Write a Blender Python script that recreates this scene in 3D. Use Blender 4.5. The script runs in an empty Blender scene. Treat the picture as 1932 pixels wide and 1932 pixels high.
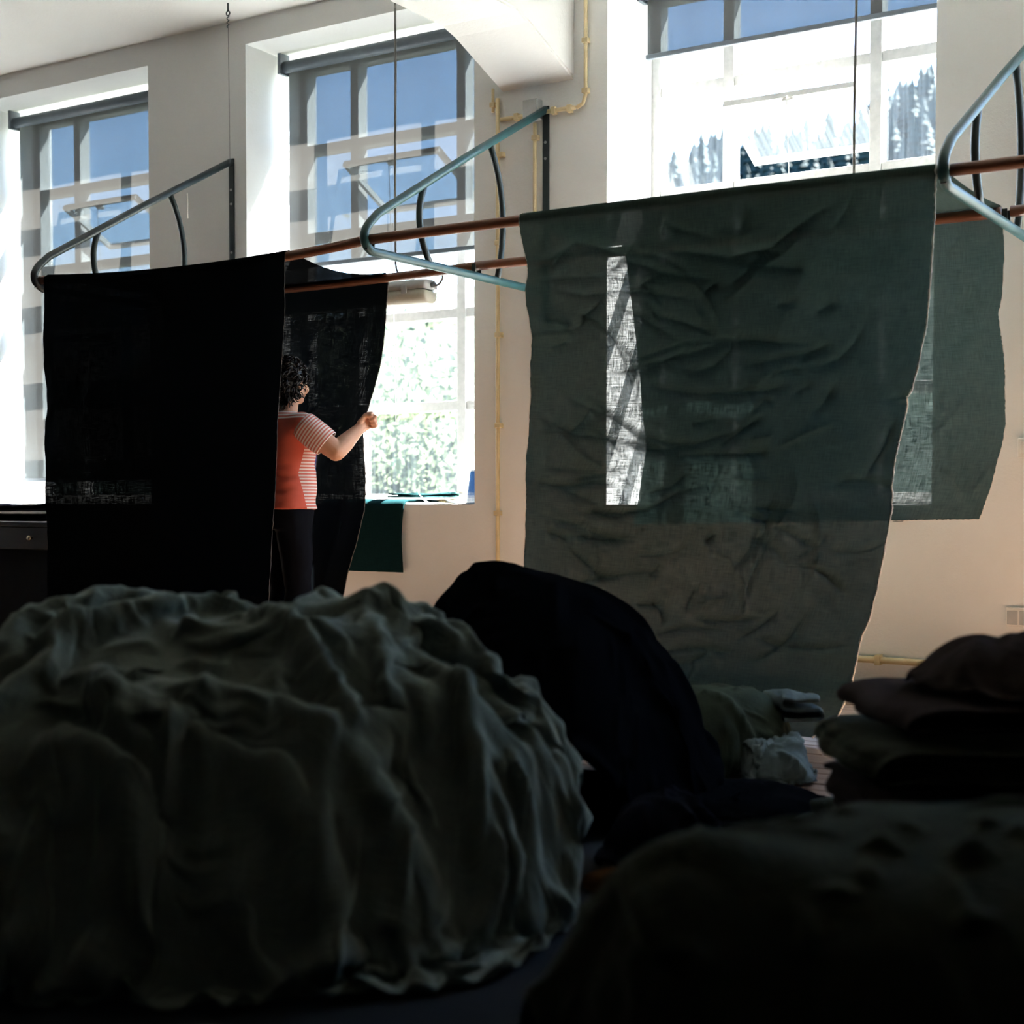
import bpy, bmesh, math, random
import numpy as np
from mathutils import Vector, Matrix

SC = bpy.context.scene
COL = SC.collection
R = math.radians

# ------------------------------------------------------------------ camera
F_PX = 2760.0                      # 80 mm lens on a 56 mm square frame
YAW = math.atan(1731.0 / F_PX)     # view axis turned left of the wall normal
PITCH = R(2.2)
V0 = 945.0 + F_PX * math.tan(PITCH)
CAM = Vector((0, 0, 0.95))
cd = bpy.data.cameras.new('camera')
cam = bpy.data.objects.new('camera', cd); COL.objects.link(cam)
cam.location = CAM
cam.rotation_euler = (R(90) - PITCH, 0, YAW)
cd.sensor_width = 56.0; cd.sensor_height = 56.0; cd.sensor_fit = 'HORIZONTAL'
cd.lens = 56.0 * F_PX / 1932.0
cd.shift_y = (V0 - 966.0) / 1932.0
cd.clip_start = 0.05; cd.clip_end = 2000
cd.dof.use_dof = True
cd.dof.focus_distance = 7.4
SC.camera = cam
cd.dof.aperture_fstop = 4.0

SC.view_settings.view_transform = 'Standard'
SC.view_settings.look = 'None'
SC.view_settings.gamma = 1.0
SC.view_settings.use_curve_mapping = False
SC.view_settings.exposure = 2.15
SC.cycles.max_bounces = 10
SC.cycles.diffuse_bounces = 6
SC.cycles.transparent_max_bounces = 20
SC.cycles.transmission_bounces = 6
SC.cycles.volume_bounces = 0
SC.cycles.sample_clamp_indirect = 6.0
SC.cycles.caustics_reflective = False
SC.cycles.caustics_refractive = False
SC.cycles.use_denoising = True

# ------------------------------------------------------------------ sky, sun
SUN_DIR = Vector((-0.45, -1.0, -1.6)).normalized()     # direction the light travels
w = bpy.data.worlds.new('world'); SC.world = w; w.use_nodes = True
nt = w.node_tree; nt.nodes.clear()
sky = nt.nodes.new('ShaderNodeTexSky'); sky.sky_type = 'NISHITA'
sky.sun_disc = False
sky.sun_elevation = math.asin(-SUN_DIR.z)
sky.sun_rotation = math.atan2(-SUN_DIR.x, -SUN_DIR.y)
sky.altitude = 400; sky.air_density = 1.0; sky.dust_density = 0.15; sky.ozone_density = 3.0
bgn = nt.nodes.new('ShaderNodeBackground'); bgn.inputs[1].default_value = 0.5
wo = nt.nodes.new('ShaderNodeOutputWorld')
nt.links.new(sky.outputs[0], bgn.inputs[0]); nt.links.new(bgn.outputs[0], wo.inputs[0])
sl = bpy.data.lights.new('sun', 'SUN'); sl.energy = 62.0; sl.angle = R(0.6); sl.color = (1.0, 0.985, 0.965)
so = bpy.data.objects.new('sun', sl); COL.objects.link(so)
so.rotation_euler = (-SUN_DIR).to_track_quat('Z', 'Y').to_euler()

WALL_Y = 7.10; FRAME_Y = 7.68; OUT_Y = 7.80; BLIND_Y = 7.40
SILL_Z = 0.93; HEAD_Z = 3.86; CEIL_Z = 4.02
OPEN = [(-11.72, -9.95), (-9.10, -7.33), (-6.46, -4.71), (-3.84, -2.05), (-1.20, 0.58)]
for i, (a, b) in enumerate(OPEN):                       # sky portals, sampling aid only
    pl = bpy.data.lights.new('window_portal', 'AREA'); pl.shape = 'RECTANGLE'
    pl.size = b - a; pl.size_y = HEAD_Z - SILL_Z; pl.cycles.is_portal = True
    po = bpy.data.objects.new('window_portal', pl); COL.objects.link(po)
    po.location = ((a + b) / 2, OUT_Y + 0.03, (HEAD_Z + SILL_Z) / 2); po.rotation_euler = (R(-90), 0, 0)

# ------------------------------------------------------------------ helpers
_f = Vector((-math.sin(YAW) * math.cos(PITCH), math.cos(YAW) * math.cos(PITCH), -math.sin(PITCH)))
_r = Vector((math.cos(YAW), math.sin(YAW), 0))
_u = _r.cross(_f)
FW = Vector((-math.sin(YAW), math.cos(YAW), 0)); RT = _r.copy()

def ray(u, v):
    return _f + _r * ((u - 966.0) / F_PX) + _u * ((V0 - v) / F_PX)
def at(u, v, x=None, y=None, z=None, d=None):
    """point of the place seen at photo position (u, v) on a known wall / rod / floor plane"""
    k = ray(u, v)
    if x is not None: s = (x - CAM.x) / k.x
    elif y is not None: s = (y - CAM.y) / k.y
    elif z is not None: s = (z - CAM.z) / k.z
    else: s = d / k.dot(FW)
    return CAM + k * s

def link(o, parent=None):
    COL.objects.link(o)
    if parent is not None: o.parent = parent
    return o
def tag(o, label=None, cat=None, group=None, kind=None):
    if label: o['label'] = label
    if cat: o['category'] = cat
    if group: o['group'] = group
    if kind: o['kind'] = kind
    return o
def empty(name, loc=(0, 0, 0), rz=0):
    o = bpy.data.objects.new(name, None); COL.objects.link(o)
    o.location = loc; o.rotation_euler = (0, 0, rz); o.empty_display_size = 0.1
    return o
def obj(name, bm, mat, parent=None, smooth=False, loc=None):
    me = bpy.data.meshes.new(name); bm.normal_update(); bm.to_mesh(me); bm.free()
    me.materials.append(mat)
    if smooth:
        me.polygons.foreach_set('use_smooth', [True] * len(me.polygons))
    o = bpy.data.objects.new(name, me); link(o, parent)
    if loc is not None: o.location = loc
    return o
def raw(name, verts, faces, mat, parent=None, smooth=True, uv=None):
    me = bpy.data.meshes.new(name)
    me.from_pydata([tuple(map(float, v)) for v in verts], [], [tuple(map(int, f)) for f in faces])
    me.materials.append(mat)
    if smooth: me.polygons.foreach_set('use_smooth', [True] * len(me.polygons))
    if uv is not None:
        l = me.uv_layers.new(name='UVMap')
        idx = np.empty(len(me.loops), dtype=np.int64); me.loops.foreach_get('vertex_index', idx)
        l.data.foreach_set('uv', np.asarray(uv, dtype=np.float32)[idx].ravel())
    me.update()
    o = bpy.data.objects.new(name, me); link(o, parent)
    return o
def copy_tree(o, parent=None):
    c = o.copy(); COL.objects.link(c); c.parent = parent
    for ch in [k for k in o.children]: copy_tree(ch, c)
    return c
def bx(bm, x0, x1, y0, y1, z0, z1, bev=0.0):
    g = bmesh.ops.create_cube(bm, size=1.0)
    vs = g['verts']
    bmesh.ops.scale(bm, vec=(abs(x1 - x0), abs(y1 - y0), abs(z1 - z0)), verts=vs)
    bmesh.ops.translate(bm, vec=((x0 + x1) / 2, (y0 + y1) / 2, (z0 + z1) / 2), verts=vs)
    if bev > 0:
        es = list({e for v in vs for e in v.link_edges})
        bmesh.ops.bevel(bm, geom=es, offset=bev, segments=2, profile=0.5, affect='EDGES')
def box(name, ext, mat, parent=None, bev=0.0):
    bm = bmesh.new(); bx(bm, *ext, bev=bev)
    return obj(name, bm, mat, parent)
def tube(bm, pts, rad, seg=10, caps=True):
    pts = [Vector(p) for p in pts]; n = len(pts)
    rads = rad if isinstance(rad, (list, tuple, np.ndarray)) else [rad] * n
    t0 = (pts[1] - pts[0]).normalized()
    nrm = t0.orthogonal().normalized()
    rings = []
    for i, p in enumerate(pts):
        t = (pts[min(i + 1, n - 1)] - pts[max(i - 1, 0)])
        if t.length < 1e-9: t = t0
        t = t.normalized()
        nrm = (nrm - t * nrm.dot(t))
        nrm = nrm.normalized() if nrm.length > 1e-6 else t.orthogonal().normalized()
        b = t.cross(nrm)
        rings.append([bm.verts.new(p + (nrm * math.cos(2 * math.pi * k / seg) + b * math.sin(2 * math.pi * k / seg)) * rads[i]) for k in range(seg)])
    for i in range(n - 1):
        for k in range(seg):
            bm.faces.new((rings[i][k], rings[i][(k + 1) % seg], rings[i + 1][(k + 1) % seg], rings[i + 1][k]))
    if caps:
        bm.faces.new(rings[0][::-1]); bm.faces.new(rings[-1])
def tubeobj(name, pts, rad, mat, parent=None, seg=10):
    bm = bmesh.new(); tube(bm, pts, rad, seg)
    o = obj(name, bm, mat, parent, smooth=True)
    return o
def lathe(bm, prof, seg=24, c=(0, 0, 0), axis='z'):
    rings = []
    for r_, h in prof:
        ring = []
        for k in range(seg):
            a = 2 * math.pi * k / seg
            p = (r_ * math.cos(a), r_ * math.sin(a), h)
            if axis == 'y': p = (p[0], p[2], p[1])
            ring.append(bm.verts.new((c[0] + p[0], c[1] + p[1], c[2] + p[2])))
        rings.append(ring)
    for i in range(len(rings) - 1):
        for k in range(seg):
            bm.faces.new((rings[i][k], rings[i][(k + 1) % seg], rings[i + 1][(k + 1) % seg], rings[i + 1][k]))
    bm.faces.new(rings[0][::-1]); bm.faces.new(rings[-1])
def resample(P, n):
    P = np.array([list(p) for p in P], dtype=float)
    s = np.concatenate([[0], np.cumsum(np.linalg.norm(np.diff(P, axis=0), axis=1))])
    q = np.linspace(0, s[-1], n)
    return np.stack([np.interp(q, s, P[:, k]) for k in range(P.shape[1])], 1)
def smooth_poly(P, n, it=3):
    Q = resample(P, n)
    for _ in range(it):
        Q[1:-1] = (Q[:-2] + 2 * Q[1:-1] + Q[2:]) / 4
    return Q

# value noise, vectorised
def vnoise(x, y, z=0.0, seed=0):
    x, y, z = np.broadcast_arrays(np.asarray(x, float), np.asarray(y, float), np.asarray(z, float))
    xi, yi, zi = np.floor(x).astype(np.int64), np.floor(y).astype(np.int64), np.floor(z).astype(np.int64)
    xf, yf, zf = x - xi, y - yi, z - zi
    fx, fy, fz = [t * t * t * (t * (t * 6 - 15) + 10) for t in (xf, yf, zf)]
    def h(a, b, c):
        n = (a * 374761393 + b * 668265263 + c * 2147483647 + seed * 974634777) & 0xFFFFFFFF
        n = ((n ^ (n >> 13)) * 1274126177) & 0xFFFFFFFF
        n = n ^ (n >> 16)
        return (n & 0xFFFF) / 65535.0
    r = 0
    for dx in (0, 1):
        for dy in (0, 1):
            for dz in (0, 1):
                wgt = (fx if dx else 1 - fx) * (fy if dy else 1 - fy) * (fz if dz else 1 - fz)
                r = r + wgt * h(xi + dx, yi + dy, zi + dz)
    return r * 2 - 1
def fbm(x, y, z=0.0, seed=0, octv=4):
    s, a, f_ = 0, 0.5, 1.0
    for k in range(octv):
        s = s + a * vnoise(np.asarray(x) * f_, np.asarray(y) * f_, np.asarray(z) * f_, seed + k * 7)
        a *= 0.5; f_ *= 2.03
    return s

# ------------------------------------------------------------------ materials
class M:
    def __init__(s, name):
        s.m = bpy.data.materials.new(name); s.m.use_nodes = True
        s.t = s.m.node_tree; s.t.nodes.clear()
        s.out = s.n('ShaderNodeOutputMaterial')
    def n(s, k, **kw):
        o = s.t.nodes.new(k)
        for a, b in kw.items(): setattr(o, a, b)
        return o
    def l(s, a, b): s.t.links.new(a, b)
    def val(s, sock, v):
        if hasattr(v, 'is_linked') or hasattr(v, 'links'): s.l(v, sock)
        else: sock.default_value = v
    def coord(s, kind='Object', scale=(1, 1, 1)):
        c = s.n('ShaderNodeTexCoord'); m = s.n('ShaderNodeMapping')
        m.inputs['Scale'].default_value = scale
        s.l(c.outputs[kind], m.inputs['Vector']); return m.outputs[0]
    def noise(s, vec, scale=5, detail=3, rough=0.55):
        o = s.n('ShaderNodeTexNoise'); o.inputs['Scale'].default_value = scale
        o.inputs['Detail'].default_value = detail; o.inputs['Roughness'].default_value = rough
        s.l(vec, o.inputs['Vector']); return o.outputs['Fac']
    def ramp(s, fac, stops):
        o = s.n('ShaderNodeValToRGB'); e = o.color_ramp.elements
        while len(e) < len(stops): e.new(0.5)
        for k, (p, c) in enumerate(stops):
            e[k].position = p; e[k].color = (c[0], c[1], c[2], 1) if not isinstance(c, (int, float)) else (c, c, c, 1)
        s.l(fac, o.inputs[0]); return o.outputs[0]
    def math(s, op, a, b=0.0, c=None):
        o = s.n('ShaderNodeMath', operation=op)
        s.val(o.inputs[0], a); s.val(o.inputs[1], b)
        if c is not None: s.val(o.inputs[2], c)
        return o.outputs[0]
    def mixc(s, fac, a, b, mode='MIX'):
        o = s.n('ShaderNodeMix', data_type='RGBA', blend_type=mode)
        s.val(o.inputs[0], fac)
        for q, v in ((o.inputs[6], a), (o.inputs[7], b)):
            if isinstance(v, tuple): q.default_value = (v[0], v[1], v[2], 1)
            else: s.l(v, q)
        return o.outputs[2]
    def bsdf(s, col, rough=0.6, metal=0.0, spec=0.5, bump=None, bstr=0.2, bdist=0.002, trans=0.0):
        p = s.n('ShaderNodeBsdfPrincipled')
        if isinstance(col, tuple): p.inputs['Base Color'].default_value = (*col, 1)
        else: s.l(col, p.inputs['Base Color'])
        s.val(p.inputs['Roughness'], rough); p.inputs['Metallic'].default_value = metal
        p.inputs['Specular IOR Level'].default_value = spec
        if trans: p.inputs['Transmission Weight'].default_value = trans
        if bump is not None:
            b = s.n('ShaderNodeBump'); b.inputs['Strength'].default_value = bstr; b.inputs['Distance'].default_value = bdist
            s.l(bump, b.inputs['Height']); s.l(b.outputs[0], p.inputs['Normal'])
        return p.outputs[0]
    def end(s, sh): s.l(sh, s.out.inputs[0]); return s.m

def m_plain(name, col, rough=0.6, metal=0.0, var=0.12, scale=12, spec=0.5, bstr=0.15):
    m = M(name); v = m.coord(); nz = m.noise(v, scale, 4)
    c0 = tuple(max(0, k * (1 - var)) for k in col); c1 = tuple(min(1, k * (1 + var)) for k in col)
    return m.end(m.bsdf(m.ramp(nz, [(0.3, c0), (0.7, c1)]), rough, metal, spec, nz, bstr))
def m_wall(name, col, stain=(0.5, 0.45, 0.36)):
    m = M(name); v = m.coord()
    a = m.noise(v, 0.9, 5, 0.6); b = m.noise(v, 60, 4, 0.6); c = m.noise(v, 3.2, 4, 0.7)
    col1 = m.mixc(m.ramp(a, [(0.45, 0.0), (0.8, 0.35)]), col, tuple(k * q for k, q in zip(col, (0.93, 0.90, 0.82))))
    col2 = m.mixc(m.ramp(c, [(0.68, 0.0), (0.78, 0.22)]), col1, stain)
    return m.end(m.bsdf(col2, 0.75, 0, 0.25, b, 0.35, 0.004))
def m_cloth(name, col, thin=0.0, var=0.25, transl=0.25, tcol=None, holes=(0.0, 0.0), wool=0.0, uvs=(220, 14), sheen=None, crease=False):
    """woven cloth; holes = (mean, spread) of the open share of the weave"""
    m = M(name)
    v = m.coord('UV')
    mp1 = m.n('ShaderNodeMapping'); mp1.inputs['Scale'].default_value = (uvs[0], uvs[1], 1); m.l(v, mp1.inputs[0])
    mp2 = m.n('ShaderNodeMapping'); mp2.inputs['Scale'].default_value = (uvs[1], uvs[0], 1); m.l(v, mp2.inputs[0])
    n1 = m.noise(mp1.outputs[0], 1.0, 2, 0.6); n2 = m.noise(mp2.outputs[0], 1.0, 2, 0.6)
    big = m.noise(m.coord(), 4.0, 3, 0.6)
    thr = m.math('MULTIPLY', m.math('ADD', n1, n2), 0.5)
    c0 = tuple(k * (1 - var) for k in col); c1 = tuple(min(1, k * (1 + var)) for k in col)
    cc = m.ramp(thr, [(0.35, c0), (0.65, c1)])
    bump = m.n('ShaderNodeBump'); bump.inputs['Strength'].default_value = 0.4; bump.inputs['Distance'].default_value = 0.002
    hsrc = thr
    if wool:
        hsrc = m.math('ADD', thr, m.math('MULTIPLY', m.noise(m.coord(), 90, 3, 0.7), wool))
        bump.inputs['Distance'].default_value = 0.008; bump.inputs['Strength'].default_value = 0.7
    m.l(hsrc, bump.inputs['Height'])
    df = m.n('ShaderNodeBsdfDiffuse'); m.l(cc, df.inputs[0]); m.l(bump.outputs[0], df.inputs['Normal'])
    sh = df.outputs[0]
    if sheen is not None:                                # fuzzy nap catching the light at grazing angles
        sn = m.n('ShaderNodeBsdfSheen'); sn.inputs['Color'].default_value = (*sheen, 1); sn.inputs['Roughness'].default_value = 0.35
        m.l(bump.outputs[0], sn.inputs['Normal']); ad = m.n('ShaderNodeAddShader'); m.l(sh, ad.inputs[0]); m.l(sn.outputs[0], ad.inputs[1]); sh = ad.outputs[0]
    if transl > 0:
        tr = m.n('ShaderNodeBsdfTranslucent')
        if tcol is None: m.l(cc, tr.inputs[0])
        else: tr.inputs[0].default_value = (*tcol, 1)
        mx = m.n('ShaderNodeMixShader'); mx.inputs[0].default_value = transl
        m.l(sh, mx.inputs[1]); m.l(tr.outputs[0], mx.inputs[2]); sh = mx.outputs[0]
    if holes[0] > 0:
        k = m.math('MULTIPLY_ADD', m.math('SUBTRACT', thr, 0.5), holes[1] * 8.0, holes[0])
        k = m.math('ADD', k, m.math('MULTIPLY', m.math('SUBTRACT', big, 0.5), holes[1]))
        if crease:                                       # the weave closes up where the cloth is creased
            at_ = m.n('ShaderNodeAttribute'); at_.attribute_name = 'crease'
            k = m.math('MULTIPLY', k, m.math('SUBTRACT', 1.0, at_.outputs['Fac']))
        k.node.use_clamp = True
        tp = m.n('ShaderNodeBsdfTransparent')
        mx = m.n('ShaderNodeMixShader'); m.l(k, mx.inputs[0]); m.l(sh, mx.inputs[1]); m.l(tp.outputs[0], mx.inputs[2]); sh = mx.outputs[0]
    return m.end(sh)
def m_glass(name, dust=0.002, streak=0.006):
    m = M(name); v = m.coord('Object', (1, 1, 1))
    st = m.noise(m.coord('Object', (45, 45, 1.2)), 1.0, 4, 0.7); bl = m.noise(v, 2.5, 4, 0.6)
    k = m.math('ADD', m.math('MULTIPLY', m.ramp(st, [(0.35, 0.0), (0.75, 1.0)]), streak), m.math('MULTIPLY', bl, dust * 2))
    df = m.n('ShaderNodeBsdfTranslucent'); df.inputs[0].default_value = (0.72, 0.86, 1.0, 1)
    tp = m.n('ShaderNodeBsdfTransparent'); tp.inputs[0].default_value = (0.96, 0.975, 0.97, 1)
    mx = m.n('ShaderNodeMixShader'); m.l(k, mx.inputs[0]); m.l(tp.outputs[0], mx.inputs[1]); m.l(df.outputs[0], mx.inputs[2])
    gl = m.n('ShaderNodeBsdfGlossy'); gl.inputs['Roughness'].default_value = 0.02
    mg = m.n('ShaderNodeMixShader'); mg.inputs[0].default_value = 0.03; m.l(mx.outputs[0], mg.inputs[1]); m.l(gl.outputs[0], mg.inputs[2])
    return m.end(mg.outputs[0])
def m_blind(name):
    m = M(name); v = m.coord('Object', (1, 1, 1))
    a = m.noise(m.coord('Object', (260, 1, 14)), 1.0, 2, 0.6); b = m.noise(m.coord('Object', (14, 1, 260)), 1.0, 2, 0.6)
    big = m.noise(m.coord('Object', (3, 1, 0.5)), 1.0, 3, 0.6)
    k = m.math('MULTIPLY_ADD', m.math('ADD', m.math('ADD', a, b), m.math('MULTIPLY', big, 0.6)), 0.036, -0.005)
    df = m.n('ShaderNodeBsdfDiffuse'); df.inputs[0].default_value = (0.13, 0.13, 0.13, 1)
    tl = m.n('ShaderNodeBsdfTranslucent'); tl.inputs[0].default_value = (0.015, 0.0138, 0.0125, 1)
    mx = m.n('ShaderNodeMixShader'); mx.inputs[0].default_value = 0.45; m.l(df.outputs[0], mx.inputs[1]); m.l(tl.outputs[0], mx.inputs[2])
    tp = m.n('ShaderNodeBsdfTransparent'); tp.inputs[0].default_value = (0.82, 0.95, 1.0, 1)
    m2 = m.n('ShaderNodeMixShader'); m.l(k, m2.inputs[0]); m.l(mx.outputs[0], m2.inputs[1]); m.l(tp.outputs[0], m2.inputs[2])
    return m.end(m2.outputs[0])
def m_wood(name, c0, c1, axis=(1.2, 30, 30), rough=0.45):
    m = M(name); v = m.coord('Object', axis); n1 = m.noise(v, 1.6, 5, 0.65)
    oi = m.n('ShaderNodeObjectInfo')
    v2 = m.n('ShaderNodeMapping'); m.l(m.coord('Object', axis), v2.inputs[0]); m.l(oi.outputs['Random'], v2.inputs['Location'])
    n1 = m.noise(v2.outputs[0], 1.6, 5, 0.65)
    col = m.ramp(n1, [(0.28, c0), (0.72, c1)])
    col = m.mixc(1.0, col, m.ramp(oi.outputs['Random'], [(0.0, (0.72, 0.70, 0.68)), (1.0, (1.1, 1.0, 0.95))]), 'MULTIPLY')
    return m.end(m.bsdf(col, rough, 0, 0.4, n1, 0.25, 0.002))

WALL = m_wall('wall_paint', (0.76, 0.768, 0.76))
CEILM = m_wall('ceiling_paint', (0.70, 0.69, 0.66), (0.45, 0.43, 0.40))
BEAMM = m_wall('beam_paint', (0.58, 0.57, 0.55), (0.40, 0.38, 0.34))
FRAMEM = m_plain('window_frame_paint', (0.46, 0.455, 0.44), 0.6, var=0.1, scale=30)
GLASS = m_glass('dusty_glass')
BLIND = m_blind('sheer_blind')
BARM = m_plain('blind_bar_grey', (0.10, 0.12, 0.14), 0.5)
STEEL = m_plain('teal_painted_steel', (0.014, 0.060, 0.064), 0.45, var=0.2, spec=0.35)
BLACKSTEEL = m_plain('dark_painted_steel', (0.012, 0.022, 0.026), 0.45, var=0.2)
ROD = m_wood('orange_wood_rod', (0.13, 0.05, 0.028), (0.22, 0.09, 0.045))
CREAM = m_plain('cream_conduit', (0.62, 0.50, 0.29), 0.5, var=0.1)
GREYPL = m_plain('grey_plastic', (0.42, 0.43, 0.43), 0.5)
PLANK = m_wood('floor_plank_wood', (0.13, 0.080, 0.052), (0.26, 0.185, 0.135), (1.0, 22, 22), 0.45)
FLOORG = m_plain('grey_floor', (0.008, 0.011, 0.015), 0.85, var=0.2, scale=4, spec=0.08)
GAP = m_plain('dark_floor_gap', (0.02, 0.013, 0.01), 0.9)
BLUEB = m_plain('blue_baseboard_paint', (0.015, 0.035, 0.10), 0.5)
REARW = m_wall('unseen_wall_absorber', (0.03, 0.03, 0.03), (0.025, 0.025, 0.025))  # near black so the unseen walls bounce hardly any light
OUTW = m_wall('outside_render', (0.55, 0.53, 0.48))
WHITEPL = m_plain('white_plastic', (0.75, 0.74, 0.70), 0.4, var=0.04)

# ------------------------------------------------------------------ room shell
XL, XR, YB = -13.2, 1.75, -1.6
bm = bmesh.new()
bx(bm, XL, XR, WALL_Y, OUT_Y, -0.12, SILL_Z)
bx(bm, XL, XR, WALL_Y, OUT_Y, HEAD_Z, CEIL_Z + 0.3)
e = [XL] + [q for ab in OPEN for q in ab] + [XR]
for k in range(0, len(e), 2):
    bx(bm, e[k], e[k + 1], WALL_Y, OUT_Y, SILL_Z, HEAD_Z)
tag(obj('wall_front', bm, WALL), kind='structure')
tag(box('wall_left', (XL - 0.2, XL, YB, OUT_Y, 0, CEIL_Z + 0.3), WALL), kind='structure')
tag(box('wall_right', (XR, XR + 0.2, YB, OUT_Y, 0, CEIL_Z + 0.3), REARW), kind='structure')  # unseen, drawn in to keep side light off the heaps
tag(box('wall_back', (XL - 0.2, XR + 0.2, YB - 0.2, YB, 0, CEIL_Z + 0.3), REARW), kind='structure')  # unseen, drawn in behind the camera to cut fill on the heaps
tag(box('ceiling', (XL - 0.2, XR + 0.2, YB - 0.2, WALL_Y + 0.02, CEIL_Z, CEIL_Z + 0.25), CEILM), kind='structure')
# concrete beam with a haunch at the wall
BX0, BX1 = -4.526, -4.043
prof = [(WALL_Y, CEIL_Z + 0.02), (WALL_Y, 3.275), (6.62, 3.452), (6.50, 3.478), (6.35, 3.482), (YB, 3.482), (YB, CEIL_Z + 0.02)]
bm = bmesh.new()
a = [bm.verts.new((BX0, y, z)) for y, z in prof]; b = [bm.verts.new((BX1, y, z)) for y, z in prof]
bm.faces.new(a); bm.faces.new(b[::-1])
for k in range(len(prof)):
    q = (k + 1) % len(prof); bm.faces.new((a[k], b[k], b[q], a[q]))
bmesh.ops.recalc_face_normals(bm, faces=bm.faces)
bmesh.ops.bevel(bm, geom=[e_ for e_ in bm.edges if abs(e_.verts[0].co.x - e_.verts[1].co.x) < 1e-5], offset=0.012, segments=2, affect='EDGES')
tag(obj('trim_1', bm, BEAMM), 'white plastered concrete ceiling beam with a haunch at the wall', kind='structure')

floor = tag(box('floor', (XL, XR, YB, WALL_Y + 0.01, -0.12, -0.03), GAP), kind='structure')
box('floor_covering', (XL, XR, YB, 4.50, -0.03, 0.0), FLOORG, floor)
rng = random.Random(4)
PW = 0.092
bmp = bmesh.new(); bx(bmp, -1.45, 1.45, -PW / 2 + 0.003, PW / 2 - 0.003, -0.028, 0.0, 0.003)
first = obj('plank', bmp, PLANK, floor); nrow = int((WALL_Y - 4.50) / PW)
first.location = (-9.0, 4.50 + PW / 2, 0)
for rr in range(nrow):
    off = rng.random() * 2.9
    for k in range(5):
        x = -12.2 + off + k * 2.904
        if rr == 0 and k == 0: first.location.x = x; continue
        if x + 1.45 < -11 or x - 1.45 > 2.5: continue
        o = first.copy(); COL.objects.link(o); o.parent = floor
        o.location = (x, 4.50 + PW * (rr + 0.5), rng.uniform(-0.003, 0.001))
tag(box('baseboard_front', (XL, XR, WALL_Y - 0.014, WALL_Y, 0, 0.045), BLUEB, None, 0.003), kind='structure')

# ------------------------------------------------------------------ windows
ZB = [0.965, 1.55, 2.13, 2.71, 3.29, 3.84]
def make_window(n, x0, x1, sash_open=True, detail=True):
    root = empty('window_%d' % n, ((x0 + x1) / 2, FRAME_Y, SILL_Z)); tag(root, kind='structure')
    cx = (x0 + x1) / 2; hw = (x1 - x0) / 2
    def rel(name, ext, mat, bev=0.004, parent=root, off=None):
        bm = bmesh.new(); bx(bm, *ext, bev=bev)
        return obj(name, bm, mat, parent)
    fy0, fy1 = -0.045, 0.055
    zb = [z - SILL_Z for z in ZB]
    rel('frame_side', (-hw, -hw + 0.055, fy0, fy1, 0, HEAD_Z - SILL_Z), FRAMEM)
    rel('frame_side', (hw - 0.055, hw, fy0, fy1, 0, HEAD_Z - SILL_Z), FRAMEM)
    rel('frame_head', (-hw + 0.055, hw - 0.055, fy0, fy1, zb[-1] - 0.045, HEAD_Z - SILL_Z), FRAMEM)
    rel('frame_sill', (-hw + 0.055, hw - 0.055, fy0 - 0.02, fy1, 0, zb[0] + 0.03), FRAMEM)
    for s in (-1, 1):
        rel('mullion', (s * 0.42 - 0.032, s * 0.42 + 0.032, fy0, fy1, zb[0] + 0.03, zb[-1] - 0.045), FRAMEM)
    cols = [(-hw + 0.055, -0.452), (-0.388, 0.388), (0.452, hw - 0.055)]
    for j in range(1, 5):
        for (c0, c1) in cols:
            rel('transom', (c0, c1, fy0 + 0.008, fy1, zb[j] - 0.03, zb[j] + 0.03), FRAMEM)
    for j in range(5):
        lo = zb[j] + 0.03; hi = zb[j + 1] - (0.045 if j == 4 else 0.03)
        for ci, (c0, c1) in enumerate(cols):
            if j == 3 and ci == 1: continue
            rel('pane', (c0, c1, 0.022, 0.026, lo, hi), GLASS, 0)
    # centre-pivot sash
    lo, hi = zb[3] + 0.034, zb[4] - 0.034
    h = (hi - lo) / 2
    bm = bmesh.new(); b_ = 0.026
    for ext in ((-0.375, 0.375, -0.018, 0.018, -h, -h + b_), (-0.375, 0.375, -0.018, 0.018, h - b_, h),
                (-0.375, -0.375 + b_, -0.018, 0.018, -h + b_, h - b_), (0.375 - b_, 0.375, -0.018, 0.018, -h + b_, h - b_)):
        bx(bm, *ext)
    sash = obj('sash', bm, FRAMEM, root); sash.location = (0, 0.01, (lo + hi) / 2)
    sash.rotation_euler = (R(63), 0, 0)
    bm = bmesh.new(); bx(bm, -0.349, 0.349, -0.002, 0.002, -h + b_, h - b_); obj('sash_pane', bm, GLASS, sash)
    bm = bmesh.new(); bx(bm, -0.03, 0.03, -0.035, -0.018, h - 0.05, h - 0.005, 0.004); obj('sash_catch', bm, FRAMEM, sash)
    return root
WIN = [make_window(k + 1, a, b) for k, (a, b) in enumerate(OPEN)]
CORDM = m_plain('cotton_cord', (0.6, 0.58, 0.52), 0.8)
for k in (1, 2, 3):                                     # pull cords of the open sashes
    wx = (OPEN[k][0] + OPEN[k][1]) / 2
    top = Vector((wx, FRAME_Y + 0.01 - 0.24, 3.12))
    end = 1.45 if k == 2 else 2.0
    pts = [Vector((0.01 * math.sin(q * 2.3), -0.235 + 0.06 * q, 3.105 - SILL_Z - (3.105 - end) * q)) for q in np.linspace(0, 1, 14)]
    tubeobj('pull_cord', pts, 0.0022, CORDM, WIN[k], 6)

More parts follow.
